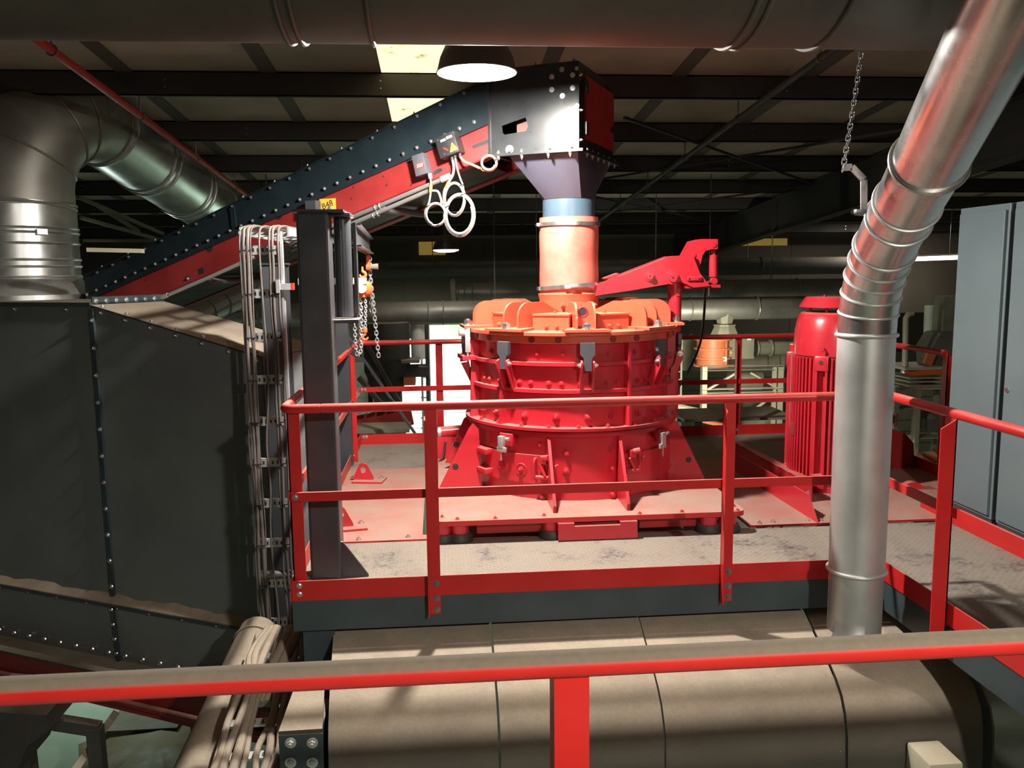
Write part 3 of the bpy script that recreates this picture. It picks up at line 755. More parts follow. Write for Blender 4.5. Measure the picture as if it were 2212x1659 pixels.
def limit_switch(a, z, d):
    b = MB(); b.obox(pol(a + 1.0, RL + 0.03, z + 0.02), tan_(a), rad(a), (0, 0, 1), 0.12, 0.06, 0.09, 0.004); bl = b.build('switch_bracket', RED, mill)
    b = MB(); b.obox(pol(a - 1, RL + 0.075, z), tan_(a), rad(a), (0, 0, 1), 0.05, 0.035, 0.09, 0.004); b.obox(pol(a - 1 + d, RL + 0.08, z - 0.055), tan_(a), rad(a), (0, 0, 1), 0.085, 0.02, 0.035, 0.003)
    b.cyl(pol(a - 1, RL + 0.08, z - 0.05), pol(a - 1, RL + 0.08, z - 0.14), 0.005, n=8); b.cyl(pol(a + 2, RL + 0.08, z + 0.03), pol(a + 4, RL + 0.08, z + 0.03), 0.012, n=10)
    b.build('limit_switch', ZINC, bl)
limit_switch(-44, Z1 - 0.115, 0.5); limit_switch(44, Z1 - 0.115, -0.5)
for a, z in ((-11, 0.80), (13, 0.84), (-11.5, 0.50), (13, 0.52), (13.5, 0.07), (-25, 0.93), (-45, 1.0), (39, 0.93), (-24, 0.05), (42, 0.10)):
    bolt(low, pol(a, RL, ZP + (Z1 - 0.09 - ZP) * z), rad(a), 0.019, 0.022, RED)
# middle housing
mid = MB().lathe([(RM, Z1), (RM, ZL0 + 0.02)], (MC.x, MC.y, 0), 72).lathe([(RM - 0.03, Z1), (RM - 0.03, ZL0 + 0.02)], (MC.x, MC.y, 0), 72).build('middle_housing', RED, mill)
for z in (Z2, Z3):
    b = MB(); b.lathe([(RM - 0.01, z - 0.013), (0.822, z - 0.013), (0.822, z + 0.013), (RM - 0.01, z + 0.013)], (MC.x, MC.y, 0), 72, close_prof=True); b.build('stiffening_ring', RED, mill)
for a in (-78, -47.5, 22, 84, 140, 200, 240):
    t_ = tan_(a) * 0.010
    top = ZL0 - 0.13 if a == -47.5 else ZL0
    p = [pol(a, RM - 0.01, Z1), pol(a, 0.848, Z1), pol(a, 0.835, top), pol(a, RM - 0.01, top)]
    b = MB(); b.prism([q - t_ for q in p], t_ * 2); b.build('rib_plate', RED, mill)
for a in (-66, -61, -52, -38, -31, -21, -14, -4, 3, 11, 17, 31, 37, 52, 66):
    bolt(mid, pol(a, RM, Z2 + 0.055), rad(a), 0.016, 0.02, RED)
for a in (-68, -55, -35, -17, 0, 14, 31, 45):
    bolt(mid, pol(a, RM, Z1 + 0.085), rad(a), 0.019, 0.03, RED)
for a in (-60, -50, -27, -13, 0, 12, 29, 40):
    bolt(mid, pol(a, RM, Z3 + 0.07), rad(a), 0.017, 0.014, RED)
for zt in (Z3, Z1 + 0.10):
    MB().obox(pol(92, 0.845, zt), tan_(92), rad(92), (0, 0, 1), 0.3, 0.1, 0.025).build('side_bracket', RED, mill)
MB().obox(pol(-83, 0.85, Z3 + 0.005), tan_(-83), rad(-83), (0, 0, 1), 0.28, 0.12, 0.03).build('side_bracket', RED, mill)
MB().box((MC.x - 0.815, 2.02, Z3), (MC.x - 0.79, 2.08, ZL0)).build('rib_plate', RED, mill)
# lid
b = MB(); b.lathe([(0.30, ZL0), (0.815, ZL0), (0.818, ZL0 + 0.004), (0.818, ZL - 0.034), (0.846, ZL - 0.03), (0.85, ZL - 0.026), (0.85, ZL - 0.004), (0.846, ZL), (0.30, ZL)], (MC.x, MC.y, 0), 80, close_prof=True)
lid = b.build('lid', RED_LID_GLARE, mill)
HB = 0.205                               # height of the radial lid plates
for k in (-3, -2, -1, 0, 1, 2, 3, 4):
    a = -1 + 42 * k
    r, tt = rad(a), tan_(a)
    b = MB()                              # tab under the swing bolt
    b.prism([pol(a, 0.60, ZL + 0.001) - tt * 0.1, pol(a, 0.885, ZL + 0.001) - tt * 0.17, pol(a, 0.885, ZL + 0.001) + tt * 0.17, pol(a, 0.60, ZL + 0.001) + tt * 0.1], (0, 0, 0.018)); b.build('clamp_tab', RED_LID_GLARE, lid)
    for s in (-1, 1):
        o = tt * (0.066 * s)
        ri, ro = 0.27, 0.79
        pts = [pol(a, ri, ZL), pol(a, ro, ZL)] + [pol(a, ro - 0.115 + 0.115 * math.cos(q), ZL + HB - 0.115 + 0.115 * math.sin(q)) for q in [math.pi / 2 * i / 8 for i in range(9)]] + [pol(a, 0.48, ZL + HB), pol(a, ri, ZL + 0.12)]
        b = MB(); b.prism([p + o - tt * 0.008 for p in pts], tt * 0.016); b.build('radial_plate', RED_LID_GLARE, lid)
    if k == 0:
        b = MB(); b.obox(pol(a, 0.64, ZL + 0.11), tt, r, (0, 0, 1), 0.116, 0.012, 0.19); cp = b.build('cross_plate', RED_LID_GLARE, lid)
        MB().torus(pol(a, 0.647, ZL + 0.135), r, 0.034, 0.005, 28, 8).build('cross_plate_hole', RED, cp); MB().cyl(pol(a, 0.6475, ZL + 0.135), pol(a, 0.6485, ZL + 0.135), 0.033, n=24).build('plate_hole', BLACK, cp)
    nut = MB(); nut.cyl(pol(a, 0.84, ZL + 0.018), pol(a, 0.84, ZL + 0.03), 0.036, n=20); nut.cyl(pol(a, 0.84, ZL + 0.03), pol(a, 0.84, ZL + 0.058), 0.033, n=6); nut.cyl(pol(a, 0.84, ZL + 0.058), pol(a, 0.84, ZL + 0.068), 0.016, n=12)
    nut.build('swing_bolt_nut', STEEL, lid)
    # T-headed swing bolt hanging in front of the rim and its pivot ears
    zt = ZL0 + 0.012; w = 0.052
    prof = [(-w, zt + 0.0), (w, zt + 0.0), (w, zt - 0.085), (w * 0.55, zt - 0.11), (w * 0.55, zt - 0.20), (-w * 0.55, zt - 0.20), (-w * 0.55, zt - 0.11), (-w, zt - 0.085)]
    b = MB(); b.prism([pol(a, 0.858, z) + tt * x for x, z in prof], r * 0.028); sb = b.build('swing_bolt', BOXGREY, mill)
    for s in (-1, 1):
        q = [pol(a, 0.80, zt - 0.36), pol(a, 0.825, zt - 0.36), pol(a, 0.90, zt - 0.20), pol(a, 0.90, zt - 0.14), pol(a, 0.87, zt - 0.125), pol(a, 0.85, zt - 0.15), pol(a, 0.83, zt - 0.24), pol(a, 0.80, zt - 0.28)]
        b = MB(); b.prism([p + tt * (0.043 * s - 0.007) for p in q], tt * 0.014); b.build('pivot_ear', RED, mill)
        bolt(sb, pol(a, 0.875, zt - 0.16) + tt * 0.05 * s, tt * s, 0.015, 0.018, STEEL)
    # low cover box between two pairs of plates
    a2 = a + 21
    c0, c1 = a + 8.5, a + 33.5
    loop = [pol(a2 - 15, 0.30, ZL), pol(c0 - 1, 0.60, ZL), pol(c0 + 0.5, 0.66, ZL), pol(c1 - 0.5, 0.66, ZL), pol(c1 + 1, 0.60, ZL), pol(a2 + 15, 0.30, ZL)]
    b = MB(); f = b.prism(loop, (0, 0, 0.105)); cb = b.build('cover_box', RED_LID_GLARE, lid)
    b = MB(); f = b.prism([pol(a2, 0.30, ZL + 0.106) + (p - pol(a2, 0.30, ZL)) * 1.02 for p in loop], (0, 0, 0.012)); b.build('box_lid', RED_LID_GLARE, cb)
    for dz, rr, aa in ((0.03, 0.665, a2 - 3), (0.03, 0.665, a2 + 4)): bolt(cb, pol(aa, 0.645, ZL + dz), rad(a2), 0.013, 0.02, RED_LID_GLARE)
    bolt(cb, pol(a2, 0.52, ZL + 0.118), (0, 0, 1), 0.013, 0.016, RED_LID_GLARE)
    bolt(lid, pol(a2 + 9, 0.77, ZL), (0, 0, 1), 0.014, 0.014, RED_LID_GLARE)
    for dd in (-7, 7): MB().cyl(pol(a2 + dd, 0.81, ZL0 + 0.03), pol(a2 + dd, 0.824, ZL0 + 0.03), 0.024, n=18).build('rim_light_spot', RED_FILM, lid)  # discs standing for spots of lamplight on the rim, not plugs
# inlet stub with its flared collar
IC = Vector((1.915, 2.1, 0))
ZS = AY(1228, 618, 2.1).z
b = MB(); b.lathe([(0.245, ZL), (0.238, ZS - 0.10), (0.25, ZS - 0.06), (0.238, ZS - 0.05), (0.228, ZS + 0.02), (0.21, ZS + 0.02), (0.21, ZL)], (IC.x, IC.y, 0), 56); st = b.build('inlet_stub', RED_LID_GLARE, mill)
for a in (-20, 10, 40): bolt(st, (IC.x + 0.243 * math.sin(math.radians(a)), IC.y - 0.243 * math.cos(math.radians(a)), ZL + 0.17), rad(a), 0.015, 0.03, RED_LID_GLARE)
# edge switch on the left of the rim
p = pol(-76, 0.86, ZL0 + 0.03)
b = MB(); b.box((p.x - 0.03, p.y - 0.03, p.z - 0.13), (p.x + 0.01, p.y + 0.01, p.z + 0.06), 0.004); b.cyl((p.x - 0.03, p.y - 0.01, p.z + 0.02), (p.x - 0.075, p.y - 0.015, p.z + 0.025), 0.026, n=14)
b.tube([(p.x - 0.01, p.y - 0.02, p.z - 0.12), (p.x - 0.01, p.y - 0.02, p.z - 0.19), (p.x - 0.02, p.y - 0.03, p.z - 0.20), (p.x - 0.09, p.y - 0.04, p.z - 0.21)], 0.006, 8); b.build('edge_switch', ZINC, mill)

# ------------------------------------------------------------------ rubber inlet hose
ZT = AY(1228, 476, 2.1).z
hose = thing('inlet_hose', 'thick red rubber sleeve between the steel chute and the mill inlet', 'hose', (IC.x, IC.y, ZS - 0.04))
prf = [(0.235 + 0.0015 * math.sin(i * 0.9) , ZS - 0.03 + (ZT - ZS + 0.05) * i / 12) for i in range(13)]
MB().lathe([(r, z) for r, z in prf] + [(r - 0.014, z) for r, z in prf[::-1]], (IC.x, IC.y, 0), 64, close_prof=True).build('sleeve', PINK, hose)
ax = Vector((0.0, 0.0, 1.0))
b = MB(); b.band((IC.x, IC.y, ZT - 0.035), ax, 0.246, 0.028, 0.004, 56); c_ = b.build('hose_clamp', STEEL, hose)
MB().obox((IC.x - 0.25, IC.y - 0.03, ZT - 0.035), (0, 1, 0), (1, 0, 0), (0, 0, 1), 0.06, 0.03, 0.024).cyl((IC.x - 0.255, IC.y - 0.08, ZT - 0.035), (IC.x - 0.255, IC.y + 0.02, ZT - 0.035), 0.011, n=8).build('clamp_screw', STEEL, c_)
ax = Vector((-0.07, 0.02, 1)).normalized()
b = MB(); b.band((IC.x, IC.y, ZS + 0.0), ax, 0.255, 0.03, 0.005, 56); c_ = b.build('hose_clamp', STEEL, hose)
MB().obox((IC.x - 0.03, IC.y - 0.262, ZS + 0.0), (1, 0, 0.05), (0, 1, 0), (0, 0, 1), 0.09, 0.02, 0.026).cyl((IC.x - 0.03, IC.y - 0.275, ZS - 0.002), (IC.x + 0.03, IC.y - 0.275, ZS + 0.003), 0.013, n=8).build('clamp_screw', STEEL, c_)

# ------------------------------------------------------------------ lid lifting arm and its pillar
YA = 1.93
arm = thing('lid_lifting_arm', 'red hydraulic lifting arm reaching over the mill lid from its pillar', 'lifting arm', tuple(AY(1455, 715, 2.05)))
sidep = [(1243, 634), (1252, 628), (1345, 594), (1450, 553), (1497, 551), (1515, 596), (1532, 620), (1555, 622), (1498, 623), (1470, 608), (1360, 628), (1245, 645)]
def side_plate(y, name):
    b = MB(); b.prism([AY(u, v, YA) + Vector((0, y - YA, 0)) for u, v in [(1243, 645), (1243, 633), (1252, 628), (1345, 594), (1450, 553), (1497, 551), (1512, 590), (1534, 618), (1498, 621), (1470, 609), (1360, 628)]], (0, 0.016, 0)); return b.build(name, RED, arm)
sp = side_plate(YA, 'arm_side_plate'); side_plate(YA + 0.2, 'arm_side_plate')
b = MB(); q = [AY(u, v, YA) + Vector((0, 0.016, -0.012)) for u, v in ((1345, 594), (1450, 553))]
b.prism([q[0], q[1], q[1] - Vector((0, 0, 0.012)), q[0] - Vector((0, 0, 0.012))], (0, 0.184, 0)); b.build('arm_top_plate', RED, arm)
q = [AY(u, v, YA) for u, v in ((1306, 603), (1336, 592))]
b = MB(); b.prism([q[0], q[1], q[1] + Vector((0, 0, 0.008)), q[0] + Vector((0, 0, 0.008))], (0, 0.13, 0)); b.build('arm_cover', RED, arm)
for y in (YA + 0.04, YA + 0.15):
    b = MB(); b.prism([AY(u, v, YA) + Vector((0, y - YA, 0)) for u, v in [(1478, 556), (1497, 521), (1516, 516), (1554, 516), (1554, 538), (1540, 538), (1527, 542), (1521, 552), (1512, 590), (1500, 560)]], (0, 0.018, 0)); jw = b.build('jaw_plate', RED, arm)
    for u, v in ((1545, 529), (1501, 551)):
        p = AY(u, v, YA) + Vector((0, y - YA, 0)); MB().cyl(p - Vector((0, 0.006, 0)), p + Vector((0, 0.01, 0)), 0.019, n=18).build('pivot_pin', RED, jw)
b = MB(); p0, p1 = AY(1541, 540, YA + 0.09), AY(1541, 598, YA + 0.09)
b.cyl(p0, (p0 + p1) / 2 + Vector((0, 0, 0.06)), 0.018, n=14); b.cyl(p0 - Vector((0, 0, 0.04)), p1, 0.034, n=20); cy = b.build('hydraulic_cylinder', RED, arm)
p = AY(1539, 607, YA + 0.09); MB().cyl(p - Vector((0, 0.05, 0)), p + Vector((0, 0.05, 0)), 0.027, n=18).build('cylinder_eye', RED, cy)
b = MB(); q = [AY(u, v, YA + 0.02) for u, v in ((1478, 617), (1556, 615), (1557, 621), (1478, 623))]; b.prism(q, (0, 0.16, 0)); b.build('arm_foot_plate', RED, arm)
b = MB(); p = AY(1499, 602, YA); b.obox(p - Vector((0, 0.008, 0)), (1, 0, 0), (0, 1, 0), (0, 0, 1), 0.115, 0.016, 0.03, 0.003); pb = b.build('pad', RED, sp)
for dx in (-0.04, 0.04): MB().cyl(p + Vector((dx, -0.018, 0)), p + Vector((dx, -0.0155, 0)), 0.008, n=12).build('screw_hole', BLACK, pb)
for u, v, r in ((1402, 597, 0.03), (1451, 600, 0.042)):
    p = AY(u, v, YA); b = MB(); b.cyl(p - Vector((0, 0.04, 0)), p, r * 0.8, n=22); b.cyl(p - Vector((0, 0.015, 0)), p, r * 1.25, n=22); pn = b.build('pivot_pin', RED, sp)
    MB().cyl(p - Vector((0, 0.042, 0)), p - Vector((0, 0.0395, 0)), r * 0.22, n=10).build('grease_hole', BLACK, pn)
p = AY(1245, 640, YA); MB().cyl(p - Vector((0, 0.03, 0)), p + Vector((0, 0.24, 0)), 0.028, n=20).build('end_pin', RED, arm)
pc = AY(1456, 712, 2.06)
zt_ = AY(1456, 604, 2.06).z
b = MB(); b.cyl((pc.x, pc.y, pc.z - 0.015), (pc.x, pc.y, zt_ - 0.02), 0.056, n=28); pil = b.build('pillar', RED, arm)
b = MB(); b.cyl((pc.x, pc.y, Z1), (pc.x, pc.y, pc.z - 0.015), 0.042, n=24); b.box((pc.x - 0.12, pc.y - 0.03, Z3 - 0.014), (pc.x + 0.03, pc.y + 0.03, Z3 + 0.014)); b.build('pillar_foot', RED, arm)
b = MB(); b.obox((pc.x + 0.012, pc.y - 0.062, zt_ - 0.10), (1, 0, 0), (0, 1, 0), (0, 0, 1), 0.025, 0.02, 0.055); b.build('stop_block', RED, pil)
b = MB(); b.tube(spline([AY(1524, 620, 2.2), AY(1520, 690, 2.5), AY(1512, 742, 2.8), AY(1493, 790, 3.0), AY(1466, 838, 3.0), AY(1455, 880, 2.9)], 8), 0.011, 8); b.build('hydraulic_hose', BLACK, arm)

# ------------------------------------------------------------------ electric motor with its slide
MX, MY = 4.13, 2.12
u0 = AY(1800, 1040, MY)
mo = thing('electric_motor', 'tall red finned electric motor standing on end behind the round duct', 'motor', (MX, MY, 0.0))
zb0, zb1 = AY(1760, 1028, MY).z, AY(1760, 768, MY).z
zc1 = AY(1760, 674, MY).z; zh0, zh1 = AY(1760, 664, MY).z, AY(1760, 641, MY).z
RMo = 0.285
MB().cyl((MX, MY, zb0 - 0.03), (MX, MY, zb1 + 0.01), RMo, n=56).build('stator', RED, mo)
for k in range(60):
    a = k * 6
    if min(abs((a - c + 180) % 360 - 180) for c in (-37, 53, 143, 233)) < 9: continue
    d = Vector((math.sin(math.radians(a)), -math.cos(math.radians(a)), 0)); t_ = Vector((d.y, -d.x, 0))
    b = MB(); b.obox(Vector((MX, MY, (zb0 + zb1) / 2)) + d * (RMo + 0.018), t_, d, (0, 0, 1), 0.015, 0.05, zb1 - zb0)
    b.build('cooling_fin', RED, mo)
for a in (-37, 53, 143, 233):
    d = Vector((math.sin(math.radians(a)), -math.cos(math.radians(a)), 0)); t_ = Vector((d.y, -d.x, 0)); c = Vector((MX, MY, 0)) + d * (RMo + 0.03)
    b = MB(); zm = (zb0 + zb1) / 2
    for z in (zb0 + 0.0, zb1 - 0.06): b.obox(c + Vector((0, 0, z + 0.02)), t_, d, (0, 0, 1), 0.11, 0.075, 0.12, 0.008)
    for s in (-1, 1): b.obox(c + t_ * s * 0.04 + Vector((0, 0, zm)), t_, d, (0, 0, 1), 0.018, 0.06, zb1 - zb0 - 0.1)
    lg = b.build('lug_column', RED, mo)
    for z in (zb0 + 0.01, zb1 - 0.03):
        p = c + d * 0.039 + Vector((0, 0, z)); MB().cyl(p, p + d * 0.002, 0.016, n=16).build('lug_hole', BLACK, lg)
    b = MB(); b.obox(c + Vector((0, 0, zb1 + 0.03)), t_, d, (0, 0, 1), 0.05, 0.03, 0.07); b.cyl(c + d * -0.01 + Vector((0, 0, zb1 + 0.075)), c + d * 0.02 + Vector((0, 0, zb1 + 0.075)), 0.016, n=12); b.build('cowl_clip', RED, lg)
b = MB(); b.lathe([(0.302, zb1 + 0.012), (0.302, zb1 + 0.10), (0.296, zc1 - 0.17), (0.283, zc1 - 0.08), (0.262, zc1 - 0.02), (0.248, zc1 - 0.004), (0.238, zc1), (0.001, zc1)], (MX, MY, 0), 56); b.build('fan_cowl', RED, mo)
for a in (-40, 20, 140, 260):
    d = Vector((math.sin(math.radians(a)), -math.cos(math.radians(a)), 0)); MB().cyl(Vector((MX, MY, zc1)) + d * 0.18, Vector((MX, MY, zh0 + 0.01)) + d * 0.18, 0.012, n=8).build('canopy_spacer', RED_DARK, mo)
b = MB(); b.lathe([(0.001, zh0), (0.262, zh0), (0.27, zh0 + 0.006), (0.218, zh1 - 0.004), (0.205, zh1), (0.001, zh1)], (MX, MY, 0), 48); cn_ = b.build('rain_canopy', RED, mo)
bolt(cn_, (MX - 0.12, MY - 0.1, zh1), (0, 0, 1), 0.012, 0.012, RED)
b = MB(); d = Vector((math.sin(math.radians(-82)), -math.cos(math.radians(-82)), 0)); b.obox(Vector((MX, MY, zb0 + 0.42)) + d * (RMo + 0.046), (-d.y, d.x, 0), d, (0, 0, 1), 0.05, 0.006, 0.1); b.build('rating_plate', RED_FILM, mo)
b = MB(); b.cyl((MX, MY, 0.06), (MX, MY, zb0 - 0.03), RMo - 0.04, n=40); b.cyl((MX, MY, 0.012), (MX, MY, 0.06), RMo + 0.04, n=40); b.build('motor_foot', RED, mo)
ms = thing('motor_slide_rail', 'pair of red slide channels running from the motor towards the near edge', 'slide rail', (3.4, 1.9, 0.012))
pA, pB = AZ(1572, 988, 0.05), AZ(1762, 1122, 0.02)
zz = Vector((0, 0, 1))
a0, a1 = AZ(1766, 1130, 0.012), AZ(1575, 1010, 0.012)
dv = (a1 - a0).normalized(); nv = Vector((dv.y, -dv.x, 0))
b = MB(); b.prism([a0, a1, a1 + zz * 0.17, a0 + dv * 0.16 + zz * 0.17, ], nv * 0.008); b.build('guard_strip', RED, ms)
c0 = AZ(1752, 1085, 0.012); c1 = c0 + dv * 1.7
b = MB(); b.prism([c0, c1, c1 + zz * 0.14, c0 + zz * 0.14], nv * 0.008); b.prism([c0 + zz * 0.14, c1 + zz * 0.14, c1 + zz * 0.132, c0 + zz * 0.132], nv * 0.09); sc = b.build('slide_channel', RED, ms)
bolt(sc, c0 + dv * 0.06 + zz * 0.06 - nv * 0.001, -nv, 0.016, 0.016)
bg = thing('belt_guard', 'dark red angular guard box standing right of the round duct', 'guard', (4.86, 2.9, 0))
pts = [AY(u, v, 2.6) for u, v in ((1895, 920), (1955, 936), (1974, 958), (1975, 1020), (1962, 1062), (1890, 1085))]
MB().prism(pts, (0, 0.35, 0)).build('guard_shell', RED_DARK, bg)
fl_ = thing('pulley_wheel', 'small red wheel half hidden by the side railing beside the belt guard', 'wheel', tuple(AY(1968, 1062, 1.9)))
p = AY(1968, 1066, 1.9); b = MB(); b.cyl(p - Vector((0, 0.03, 0)), p + Vector((0, 0.03, 0)), 0.105, n=30); b.build('disc', RED, fl_)
MB().box((p.x - 0.07, p.y - 0.06, 0.012), (p.x + 0.2, p.y + 0.06, p.z - 0.02)).build('bearing_foot', RED, fl_)
ct = thing('hydraulic_actuator', 'short pink-red hydraulic cylinder lying left of the mill base', 'cylinder', tuple(AY(975, 936, 2.9)))
p0, p1 = AY(953, 934, 2.9), AY(1000, 930, 2.9)
MB().cyl(p0, p1, 0.052, n=22).build('barrel', RED, ct)
MB().cyl(p0 - Vector((0.03, 0, 0)), p0, 0.05, n=22).build('end_cap', ZINC, ct)
MB().tube(spline([AY(962, 955, 2.85), AY(958, 985, 2.8), AY(948, 1000, 2.75), AY(955, 1022, 2.75), AY(965, 1012, 2.75), AY(975, 990, 2.7)], 6), 0.011, 8).build('hose', BLACK, ct)
MB().box((p0.x - 0.05, 2.86, 0.0), (p1.x - 0.1, 2.94, p0.z - 0.04)).build('cylinder_bracket', RED, ct)

# ================================================================== feed conveyor and its head box
_t = math.radians(27)
CD = Vector((-math.cos(_t), math.sin(_t), 0)); CN = Vector((-math.sin(_t), -math.cos(_t), 0))
CB = Vector((1.92, 2.1, 0)); ZZ = Vector((0, 0, 1))
def pl(s, off, z): return CB + CD * s + CN * off + ZZ * z
def PL(u, v, off):
    d = _ray(u, v); b_ = CB + CN * off
    return CAM + d * (((b_ - CAM).dot(CN)) / d.dot(CN))
def SZ(u, v, off): p = PL(u, v, off); return ((p - CB).dot(CD), p.z)
SL = -0.32
def zred(s): return 2.872 - 0.3186 * s
def zblue(s): return 3.119 - 0.318 * s
def ztop(s): return 3.455 - 0.340 * s
ON = 0.42
cv = thing('belt_conveyor', 'inclined feed conveyor with blue-black skirts and red side frames rising to the head box', 'conveyor', pl(2.0, 0, 1.5))
S0, S1 = 0.46, 4.78
def strip(off, th, f0, f1, s0, s1, name, mat, par=cv, lab=None):
    b = MB(); p = [pl(s0, off, f0(s0)), pl(s1, off, f0(s1)), pl(s1, off, f1(s1)), pl(s0, off, f1(s0))]
    b.prism(p, CN * -th); o = b.build(name, mat, par)
    if lab: o['label'] = lab
    return o
sk1 = strip(ON + 0.008, 0.012, zblue, ztop, S0, S1, 'skirt_plate', SLATE, lab='blue-black skirt plate facing the viewer')
strip(-ON, 0.012, zblue, ztop, S0, S1, 'skirt_plate', SLATE)
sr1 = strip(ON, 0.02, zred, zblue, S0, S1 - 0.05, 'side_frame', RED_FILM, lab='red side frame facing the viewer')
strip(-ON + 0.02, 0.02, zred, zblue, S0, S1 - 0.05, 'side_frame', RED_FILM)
b = MB()                                   # lips of the frame
for o_, sgn in ((ON, -1), (-ON + 0.02, 1)):
    b.prism([pl(S0, o_, zred(S0)), pl(S1, o_, zred(S1)), pl(S1, o_ + 0.09 * sgn, zred(S1)), pl(S0, o_ + 0.09 * sgn, zred(S0))], ZZ * 0.012)
b.build('frame_lip', RED_FILM, cv)
b = MB(); b.prism([pl(S0, ON + 0.012, zblue(S0) - 0.008), pl(S1, ON + 0.012, zblue(S1) - 0.008), pl(S1, ON + 0.03, zblue(S1) - 0.008), pl(S0, ON + 0.03, zblue(S0) - 0.008)], ZZ * 0.014); b.build('skirt_flange', SLATE, cv)
b = MB(); b.prism([pl(S0, ON + 0.03, ztop(S0)), pl(S1, ON + 0.03, ztop(S1)), pl(S1, -ON - 0.03, ztop(S1)), pl(S0, -ON - 0.03, ztop(S0))], ZZ * 0.008); b.build('top_cover', SLATE, cv)
b = MB()
for dz in (0.06, 0.16): b.prism([pl(S0 + 0.2, ON - 0.03, zred(S0 + 0.2) + dz - 0.05), pl(S1, ON - 0.03, zred(S1) + dz - 0.05), pl(S1, -ON + 0.03, zred(S1) + dz - 0.05), pl(S0 + 0.2, -ON + 0.03, zred(S0 + 0.2) + dz - 0.05)], ZZ * 0.012)
b.build('belt', BLACK, cv)
for s in (1.5, 2.4, 3.3):
    b = MB(); b.cyl(pl(s, ON - 0.06, zred(s) - 0.035), pl(s, -ON + 0.06, zred(s) - 0.035), 0.03, n=14); b.build('return_roller', DARKSTEEL, cv)
def sedge(f, s, dz): return f(s) + dz
for k in range(34):
    s = 0.62 + k * 0.125
    bolt(sk1, pl(s, ON + 0.02, zblue(s) + 0.055), CN, 0.011, 0.012)
for k in range(20):
    s = 0.7 + k * 0.205
    bolt(sk1, pl(s, ON + 0.02, ztop(s) - 0.02), CN, 0.009, 0.012, DARKSTEEL)
for k in range(12):
    s = 0.8 + k * 0.34
    bolt(sk1, pl(s, ON + 0.012, ztop(s) + 0.008), ZZ, 0.009, 0.014, DARKSTEEL)
def slot(par, uvs, off, mat=BLACK, name='frame_slot'):
    b = MB(); p = [PL(u, v, off) for u, v in uvs]; b.prism(p, CN * 0.0015); return b.build(name, mat, par)
slot(sr1, [(1019, 315), (1056, 300), (1056, 309), (1022, 321)], ON + 0.0005)
slot(sr1, [(935, 374)] + [(938 + 0, 369), (950, 363), (955, 364), (956, 368), (953, 371), (941, 377), (937, 377)], ON + 0.0005)
slot(sr1, [(875, 338), (888, 334), (889, 345), (885, 353), (879, 353), (875, 347)], ON + 0.0005)
slot(sr1, [(594, 467), (609, 460), (609, 469), (604, 475), (598, 475)], ON + 0.0005)
slot(sr1, [(445, 537), (459, 532), (459, 541), (454, 545), (449, 544)], ON + 0.0005)
slot(sr1, [(428, 581), (439, 577), (441, 590), (430, 594)], ON + 0.0005)
slot(sr1, [(401, 598), (409, 595), (410, 605), (403, 608)], ON + 0.0005)
for u, v in ((763, 405), (759, 429), (828, 381), (835, 400), (315, 605), (322, 636), (888, 400), (700, 452)):
    p = PL(u, v, ON); MB().cyl(p, p + CN * 0.0015, 0.008, n=10).build('frame_hole', BLACK, sr1)
bolt(sr1, PL(406, 602, ON), CN, 0.012, 0.012); bolt(sr1, PL(873, 336, ON), CN, 0.011, 0.014)
b = MB(); b.prism([PL(497, 448, ON + 0.012), PL(507, 444, ON + 0.012), PL(512, 490, ON + 0.012), PL(503, 494, ON + 0.012)], CN * 0.012); b.build('joint_strip', SLATE, sk1)
# yellow tag B48
tg = tag(MB().obox(PL(708, 443, ON + 0.02), CD * -1, CN, ZZ, 0.155, 0.006, 0.105).build('equipment_tag', YELLOW), 'yellow equipment tag reading B48 on the red conveyor side', 'tag')
text_mesh('tag_lettering', 'B48', 0.072, PL(707, 443, ON + 0.0238), -CD + ZZ * 0.3186, ZZ + CD * 0.3186, INK, tg)
MB().obox(PL(678, 446, ON + 0.05), CD * -1, CN, ZZ, 0.10, 0.1, 0.09).build('bracket', CHAR, sr1)

# conduits along the lower edge of the side frame
cdn = thing('cable_conduit', 'pair of grey conduits clipped along the lower edge of the conveyor', 'conduit', PL(860, 430, ON + 0.04))
q0, q1 = PL(962, 385, ON + 0.05), PL(748, 475, ON + 0.05)
qa, qb = PL(925, 413, ON + 0.05), PL(752, 489, ON + 0.05)
dq = (q1 - q0).normalized()
MB().tube([q0, q1 + dq * 0.6], 0.018, 12).build('conduit_pipe', CONDUIT, cdn)
MB().tube([qa, qb + dq * 0.6], 0.018, 12).build('conduit_pipe', CONDUIT, cdn)
b = MB(); b.cyl(q0 - dq * 0.045, q0 + dq * 0.035, 0.027, n=14); b.build('conduit_end', CABLE, cdn)
for t_ in (0.62,):
    for kk in (0.0, 0.045):
        p = q0 + dq * (t_ + kk); b = MB(); b.torus(p, dq, 0.021, 0.006, 14, 6); b.torus(p - ZZ * 0.055 + dq * 0.02, dq, 0.021, 0.006, 14, 6); b.obox(p - ZZ * 0.03 + CN * -0.0, dq, CN, ZZ, 0.02, 0.012, 0.06); b.build('pipe_clip', STEEL, cdn)
pc2 = tag(MB().tube([PL(342, 646, ON + 0.045), PL(363, 637, ON + 0.045)], 0.022, 14).tube([PL(366, 636, ON + 0.045), PL(455, 598, ON + 0.045), PL(548, 556, ON + 0.045)], 0.017, 14).build('cable_conduit', GALV_NEW), 'bright metal conduit on the lower end of the conveyor above the dusty bin roof', 'conduit')

